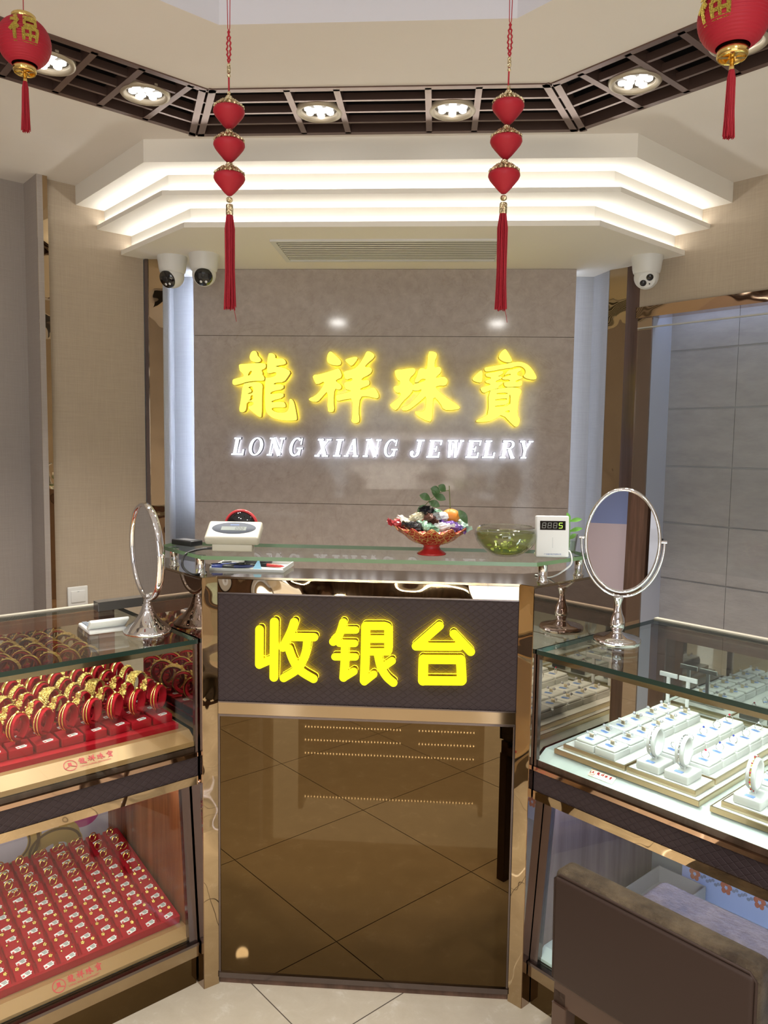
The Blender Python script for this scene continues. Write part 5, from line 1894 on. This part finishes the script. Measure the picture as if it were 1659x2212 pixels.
o.matrix_local = TMx @ Matrix.Translation((0, -.0083, .008)) @ Matrix.Rotation(PI/2, 4, 'X')
mb = MB()
for k in range(8):
    mb.lathe([(.0008, 0), (.0001, .0003)], 0, 8, TMx @ Matrix.Translation((.0, -.0081, .028+k*.0035)) @ Matrix.Rotation(PI/2, 4, 'X'))
build('dots', mb, M_['grey_plastic'], rb_)
cb = MB()
cb.tube(catmull([(.350, 2.085, SH+.012), (.362, 2.075, SH+.016), (.366, 2.062, SH-.01), (.352, 2.065, SH-.03), (.315, 2.09, CTOP+.003), (.28, 2.13, CTOP+.003)]), .0022, 0, 8)
tag(build('cable', cb, M_['white_plastic']), 'thin white cable hanging from the number display behind the steel leg', 'cable')
# plant cutting in a glass
pc = thing('plant_cutting', 'green leafy cutting in a small glass behind the number display', 'plant', (.372, 2.150, SH))
mb = MB()
mb.lathe([(.018, 0), (.024, .055), (.0225, .055), (.0165, .003), (.0001, .003)], 0, 28, cap=False)
mb.lathe([(.0001, 0), (.018, 0)], 0, 28, cap=False)
build('glass', mb, M_['glass_thin'], pc)
mb = MB(); mb.lathe([(.0001, .0035), (.0162, .0035), (.019, .035), (.0001, .035)], 0, 24, cap=False); build('water', mb, glass('plant_water', (.85, .92, .82), .7, 1.33), pc)
mb = MB()
for b_, t_ in (((0, 0, .062), (.034, -.01, .072)), ((0, 0, .09), (.032, -.008, .097)), ((0, 0, .085), (-.01, -.01, .115)), ((0, 0, .04), (.018, -.006, .056))):
    leaf(mb, b_, t_, .006)
build('leaves', mb, M_['leaf_bright'], pc)
mb = MB(); mb.tube(catmull([(0, 0, .006), (.002, 0, .05), (0, 0, .095)]), .0012, 0, 6); build('stem', mb, M_['leaf_bright'], pc)

# white pen tray on the counter
pt_ = thing('pen_tray', 'white shallow tray of pens on the counter below the shelf', 'tray', (-.515, 2.145, CTOP+.0002), math.radians(-2))
mb = MB()
mb.box((-.105, -.065, 0), (.105, .065, .003))
for lo, hi in (((-.105, -.065, .003), (.105, -.062, .007)), ((-.105, .062, .003), (.105, .065, .016)), ((-.105, -.062, .003), (-.102, .062, .010)), ((.102, -.062, .003), (.105, .062, .012))):
    mb.box(lo, hi)
build('body', mb, M_['white_plastic'], pt_)
PEN = [('blue', (.03, .06, .35), -.075, -.01, .7), ('black', (.02, .02, .02), -.050, .018, .55), ('clear blue', (.15, .25, .55), -.062, -.03, .45), ('navy', (.03, .04, .14), -.030, -.032, .2), ('short black', (.015, .015, .018), -.02, -.015, .35), ('red', (.6, .05, .05), .055, .0, -.3)]
for nm, c_, x, y, a_ in PEN:
    p_ = thing('pen', '%s ballpoint pen lying in the white tray' % nm, 'pen', Vector((-.515+x, 2.145+y, CTOP+.0085)), a_+PI, 'pens in the white tray')
    Rp = Matrix.Rotation(PI/2, 4, 'Y')
    mb = MB(); mb.lathe([(.0008, -.040), (.004, -.028), (.0046, -.01), (.0046, .015)], 0, 14, Rp); build('barrel', mb, mat('pen_'+nm.replace(' ', '_'), c_, .25), p_)
    mb = MB(); mb.lathe([(.0052, .0152), (.0052, .045), (.004, .047)], 0, 14, Rp); mb.box((.016, -.001, .005), (.044, .001, .0075)); build('cap', mb, M_['dark_plastic'] if nm != 'clear blue' else mat('navy_cap', (.02, .04, .25), .3), p_)
st = thing('eyeglass_case', 'dark grey oval case lying in the white tray', 'case', (-.505, 2.175, CTOP+.0036), .15)
mb = MB(); mb.rbox((-.040, -.018, 0), (.040, .018, .020), .0095); build('shell', mb, mat('dark_grey_shell', (.10, .10, .10), .3), st)
mb = MB(); mb.box((-.0395, -.0184, .0095), (.0395, .0184, .0105)); build('seam', mb, M_['dark_plastic'], st)
nt_ = MB(); nt_.add([(-.5, 2.083, CTOP+.0075), (-.475, 2.083, CTOP+.0075), (-.487, 2.10, CTOP+.034), (-.5, 2.0842, CTOP+.0075), (-.475, 2.0842, CTOP+.0075), (-.487, 2.1012, CTOP+.034)], [(0, 1, 2), (5, 4, 3), (0, 3, 4, 1), (1, 4, 5, 2), (2, 5, 3, 0)])
tag(build('paper_note', nt_, mat('light_blue_paper', (.25, .50, .70), .6)), 'small light blue folded paper note on the pen tray edge', 'note')

# ------------------------------------------------------------------ left case top: calculator; wall switch; socket
cal = thing('calculator', 'white desk calculator with raised screen beside the left table mirror', 'calculator', FL_.w(.155, .245, ZT+.0002), FL_.rz+PI*.97)
mb = MB(); mb.rbox((-.05, -.07, 0), (.05, .045, .012), .004); build('body', mb, M_['white_plastic'], cal)
mb = MB()
for i in range(5):
    for j in range(5):
        mb.rbox((-.042+i*.0175, -.064+j*.0165, .0115), (-.028+i*.0175, -.052+j*.0165, .0150), .0015)
build('keys', mb, M_['grey_plastic'], cal)
Rc = Matrix.Translation((0, .028, .010)) @ Matrix.Rotation(math.radians(38), 4, 'X')
mb = MB(); mb.rbox((-.052, 0, 0), (.052, .045, .008), .003, 0, Rc); sc2 = build('screen_unit', mb, M_['white_plastic'], cal)
mb = MB(); mb.box((-.040, .008, .0081), (.040, .030, .0084), 0, Rc); build('screen', mb, M_['lcd'], sc2)
gbk = MB(); gbk.box((-.09, -.02, 0), (.09, .02, .028))
tag(build('acrylic_block', gbk, mat('smoked_grey_acrylic', (.10, .095, .09), .12), None, FL_.w(-.01, .50, ZT+.0002), FL_.rz, bevel=.002), 'smoked grey acrylic block on the left case behind the calculator', 'block')

sw = thing('light_switch', 'white square light switch on the left fabric wall', 'light switch', (-1.571, 3.267, .815), PI/4)
mb = MB(); mb.rbox((-.044, -.011, -.044), (.044, -.001, .044), .004); build('plate', mb, M_['white_plastic'], sw)
mb = MB(); mb.rbox((-.031, -.0145, -.026), (.031, -.010, .026), .002); build('rocker', mb, M_['white_plastic'], sw)
mb = MB(); mb.box((-.004, -.0152, .021), (.004, -.0144, .0225)); build('mark', mb, M_['grey_plastic'], sw)
sk_p = wr(.106, .22)
so = thing('power_socket', 'small black socket on the pale panel behind the right table mirror', 'socket', (wr(.0655, .13)[0], wr(.0655, .13)[1], 1.0), -PI/4+PI/2)
so.location.z = 1.07
mb = MB(); mb.rbox((-.03, -.014, -.014), (.03, -.0005, .014), .003); build('body', mb, M_['dark_plastic'], so)

# ------------------------------------------------------------------ the brown chair in front of the right case
ch = thing('leather_chair', 'low-backed worn brown leather chair in front of the right display case', 'chair', FR_.w(.571, -.24, 0), FR_.rz)
W2 = .188
def slab_v(mb, x0, x1, y0, y1, z0, z1, r, mi=0, M=None):
    mb.rbox((x0, y0, z0), (x1, y1, z1), r, mi, M, 5)
TB_ = Matrix.Translation((0, -.20, .497)) @ Matrix.Rotation(math.radians(1.0), 4, 'X')
mb = MB(); slab_v(mb, -W2, W2, .006, .062, 0, .219, .016, 0, TB_)
bk = build('backrest', mb, M_['leather'], ch)
mb = MB(); mb.rbox((-W2+.006, .0, .002), (W2-.006, .016, .208), .007, 0, TB_, 4)
build('rear_panel', mb, M_['leather_back'], bk, label='smooth dark brown rear panel')
mb = MB()
pp = [(-W2+.004, .007, .006), (-W2+.004, .007, .200), (-W2+.014, .007, .2105), (W2-.014, .007, .2105), (W2-.004, .007, .200), (W2-.004, .007, .006)]
mb.tube(pp, .0026, 0, 7, TB_)
build('piping', mb, M_['leather_back'], bk)
mb = MB(); mb.rbox((-W2-.002, -.135, .478), (W2+.002, .215, .545), .022, 0, None, 6)
build('seat', mb, M_['leather'], ch)
mb = MB()
for lo, hi in (((-W2+.004, -.190, .452), (W2-.004, -.160, .4965)), ((-W2+.004, -.19, .452), (-W2+.034, .205, .4775)), ((W2-.034, -.19, .452), (W2-.004, .205, .4775)), ((-W2+.034, .178, .452), (W2-.034, .205, .4775))):
    mb.box(lo, hi)
build('seat_frame', mb, M_['wood_leg'], ch, bevel=.003)
for sx in (-1, 1):
    for y0, y1 in ((-.195, -.162), (.172, .205)):
        mb = MB()
        x0, x1 = sorted((sx*(W2-.004), sx*(W2-.036)))
        mb.prism([(x0, y0), (x1, y0), (x1, y1), (x0, y1)], 0, .4525)
        build('leg', mb, M_['wood_leg'], ch, bevel=.003)
mb = MB()
mb.box((-W2+.036, -.188, .14), (W2-.036, -.170, .165))
build('stretcher', mb, M_['wood_leg'], ch)

# ------------------------------------------------------------------ hanging ornaments
def thread_tassel(mb, top, length, r0, r1, n, rn, twist=0.0):
    for k in range(n):
        a = rn.uniform(0, 2*PI)
        q = math.sqrt(rn.random())
        ln = length*(1-.04*rn.random())
        x0, y0 = r0*q*math.cos(a), r0*q*math.sin(a)
        x1, y1 = r1*q*math.cos(a+twist), r1*q*math.sin(a+twist)
        pts = [(top[0]+x0, top[1]+y0, top[2]), (top[0]+x0*1.4+.3*(x1-x0), top[1]+y0*1.4+.3*(y1-y0), top[2]-ln*.15), (top[0]+.8*x1+rn.uniform(-.0006, .0006), top[1]+.8*y1, top[2]-ln*.6), (top[0]+x1+rn.uniform(-.001, .001), top[1]+y1, top[2]-ln)]
        mb.tube(pts, .00075, 0, 4, None, False, True, True)
def strand(x, y, balls, tz, label, xs=0.0):
    t = thing('hanging_ornament', label, 'hanging ornament', (x, y, 2.68), 0, 'red silk strings hanging before the sign')
    z = lambda w: w-2.68
    mb = MB()
    zk = balls[0]+.098
    for s in (-1, 1):
        mb.tube([(s*.007, 0, 0), (s*.002, 0, z(zk+.06)), (0, 0, z(zk+.055))], .0008, 0, 5)
    # braided loop
    for s in (-1, 1):
        pts = [(s*(.0032*math.sin(PI*i/20)+.0012*math.sin(i*1.9)), .0012*math.cos(i*1.9), z(zk+.056-.062*i/20)) for i in range(21)]
        mb.tube(pts, .0016, 0, 6)
    mb.tube([(0, 0, z(zk-.006)), (xs*.2, 0, z(balls[0]+.035))], .0017, 0, 6)
    for a, b in zip(balls[:-1], balls[1:]):
        mb.tube([(xs*.5, 0, z(a)), (xs*.6, 0, z(b))], .0015, 0, 6)
    build('cord', mb, M_['silk_red'], t)
    mb = MB()
    mb.lathe([(.0022, 0), (.0036, .002), (.0036, .012), (.0022, .014)], 0, 14, Matrix.Translation((0, 0, z(zk-.022))))
    for q in (zk-.008+.002, zk-.026):
        mb.sphere((0, 0, z(q)), .0034, 0, 8)
    build('bead', mb, M_['ornament_gold'], t)
    for k, bz in enumerate(balls):
        dx = xs*(k/2)
        Tm = Matrix.Translation((dx, 0, z(bz)))
        mb = MB()
        mb.lathe([(.0001, -.0262), (.0045, -.0256), (.011, -.0195), (.0205, -.0085), (.0272, .0), (.0298, .0055), (.0294, .0095), (.0270, .0130), (.020, .0155), (.0001, .016)], 0, 40, Tm, cap=False)
        bob = build('silk_bob', mb, M_['silk_red'], t)
        mb = MB()
        for i in range(20):       # filigree cap: petals and beads
            a = 2*PI*i/20
            mb.tube([(.0262*math.cos(a), .0262*math.sin(a), .0145), (.0195*math.cos(a), .0195*math.sin(a), .0215), (.008*math.cos(a), .008*math.sin(a), .0268)], [.0025, .0021, .0012], 0, 5, Tm)
            mb.sphere((.0272*math.cos(a), .0272*math.sin(a), .0150), .0026, 0, 6, Tm)
            mb.sphere((.0160*math.cos(a+.15), .0160*math.sin(a+.15), .0245), .0020, 0, 6, Tm)
        mb.lathe([(.0255, .0140), (.018, .0205), (.008, .0258), (.0001, .027)], 0, 24, Tm, cap=False)
        mb.sphere((0, 0, .0315), .0068, 0, 10, Tm, 1, 1, .85)
        if k == 0:
            mb.sphere((0, 0, .041), .0035, 0, 8, Tm)
        build('filigree_cap', mb, M_['ornament_gold'], bob)
    mb = MB()
    zb = balls[-1]-.0335
    mb.sphere((xs, 0, z(zb)), .0064, 0, 10, None, 1, 1, .85)
    mb.lathe([(.0066, 0), (.0072, .002), (.0072, .018), (.0066, .020), (.002, .0205)], 0, 8, Matrix.Translation((xs, 0, z(zb-.029))))
    build('tassel_cap', mb, M_['ornament_gold'], t)
    mb = MB()
    thread_tassel(mb, (xs, 0, z(zb-.028)), zb-.028-tz, .0058, .0112, 95, random.Random(int(x*1000)))
    mb.tube([(xs+.004, 0, z(tz+.02)), (xs+.011, 0, z(tz-.010)), (xs+.013, 0, z(tz-.022))], .0005, 0, 4)
    o = build('tassel', mb, M_['silk_red'], t)
strand(-.4055, 1.5, [2.117, 2.056, 1.995], 1.754, 'string of three red silk bobs with a long red tassel, left of the sign', .0005)
strand(.1205, 1.5, [2.119, 2.057, 1.995], 1.754, 'string of three red silk bobs with a long red tassel, right of the sign', -.004)

def wrap_glyph(strokes, rx, rz_, cz, yaw, sc, th):
    mb = MB()
    # thin pieces bent onto the lantern surface
    for pts, w in strokes:
        pts = [Vector((p[0]*sc, p[1]*sc, 0)) for p in pts]
        dens = []
        for a, b in zip(pts[:-1], pts[1:]):
            n = max(2, int((b-a).length/.003))
            dens += [a+(b-a)*i/n for i in range(n)]
        dens.append(pts[-1])
        L_, R_ = [], []
        for i, p in enumerate(dens):
            d = dens[min(i+1, len(dens)-1)]-dens[max(i-1, 0)]
            d.normalize()
            nrm = Vector((-d.y, d.x, 0))*w*sc/2
            L_.append(p+nrm)
            R_.append(p-nrm)
        def sp(p, lift):
            a = p.x/rx+yaw
            e = p.y/rz_
            return ((rx+lift)*math.sin(a)*math.cos(e), -(rx+lift)*math.cos(a)*math.cos(e), cz+(rz_+lift)*math.sin(e))
        ring = []
        for l_, r_ in zip(L_, R_):
            ring.append([sp(l_, .0008), sp(r_, .0008), sp(r_, .0022), sp(l_, .0022)])
        mb.loft(ring, 0, False, None, True, True)
    return mb
FU = [([(-.72, .92), (-.55, .74)], .20), ([(-.98, .56), (-.42, .58)], .18), ([(-.42, .58), (-.62, .22), (-1.0, -.20)], .18), ([(-.66, .26), (-.66, -.95)], .20), ([(-.56, .16), (-.38, -.06)], .18),
      ([(-.10, .82), (.95, .86)], .17), ([(.02, .60), (.02, .22)], .16), ([(.02, .60), (.80, .62), (.78, .22)], .16), ([(.02, .22), (.80, .24)], .15),
      ([(-.06, .0), (-.02, -.90)], .18), ([(-.06, .0), (.90, .04), (.88, -.90)], .18), ([(-.02, -.45), (.88, -.43)], .15), ([(.42, .0), (.42, -.88)], .15), ([(-.02, -.88), (.88, -.86)], .17)]
def lantern(loc, label, yaw, ceil_z):
    t = thing('paper_lantern', label, 'lantern', (loc[0], loc[1], ceil_z), 0, 'red lanterns hanging from the ceiling')
    zc = loc[2]-ceil_z
    RX, RZ = .0515, .046
    mb = MB()
    prof = []
    n = 84
    for i in range(n+1):
        e = math.radians(-64+128*i/n)
        rib = .0007*math.sin(i*PI/2.0)
        prof.append(((RX+rib)*math.cos(e)**.9, zc+RZ*math.sin(e)*1.05))
    mb.lathe(prof, 0, 48, cap=False)
    build('body', mb, M_['lantern_red'], t)
    mb = MB(); mb.lathe([(.020, 0), (.0235, .001), (.0235, .010), (.021, .012), (.0001, .0125)], 0, 32, Matrix.Translation((0, 0, zc+.042)), cap=False); build('top_cap', mb, M_['lantern_gold'], t)
    mb = MB(); mb.lathe([(.018, .014), (.022, .012), (.0225, .0), (.0205, -.004), (.0195, -.002), (.019, .004), (.0001, .004)], 0, 32, Matrix.Translation((0, 0, zc-.056)), cap=False)
    bc = build('bottom_cap', mb, M_['lantern_gold'], t)
    mb = MB()
    for k in range(4):
        mb.box((-.003, .006, -.0035), (.003, .019, -.0015), 0, Matrix.Translation((0, 0, zc-.055)) @ Matrix.Rotation(PI/2*k, 4, 'Z'))
    mb.lathe([(.005, -.008), (.003, 0), (.003, .004)], 0, 12, Matrix.Translation((0, 0, zc-.058)))
    build('spokes', mb, M_['lantern_gold'], bc)
    gl = wrap_glyph([(p_, w_*1.25) for p_, w_ in FU], RX+.0006, RZ*1.05+.0006, zc+.006, yaw, .0270, 0)
    # tip the character's centre above the equator
    build('gold_character', gl, M_['glitter'], t)
    mb = MB(); mb.tube([(0, 0, zc+.05), (0, 0, 0)], .0009, 0, 6)
    mb.tube([(0, 0, zc-.055), (0, 0, zc-.073)], .002, 0, 6)
    build('cord', mb, M_['silk_red'], t)
    mb = MB(); mb.lathe([(.0026, 0), (.0036, -.006), (.0042, -.012)], 0, 12, Matrix.Translation((0, 0, zc-.064))); build('tassel_knot', mb, M_['lantern_gold'], t)
    mb = MB(); thread_tassel(mb, (0, 0, zc-.074), .102, .0032, .0092, 70, random.Random(int(loc[0]*999))); build('tassel', mb, M_['silk_red'], t)
lantern((-.858, 1.6, 2.307), 'round ribbed red lantern with gold character and tassel at the top left', .50, CEIL)
lantern((.434, 1.25, 2.145), 'round ribbed red lantern with gold character and tassel at the top right', -.95, CEIL+.10)
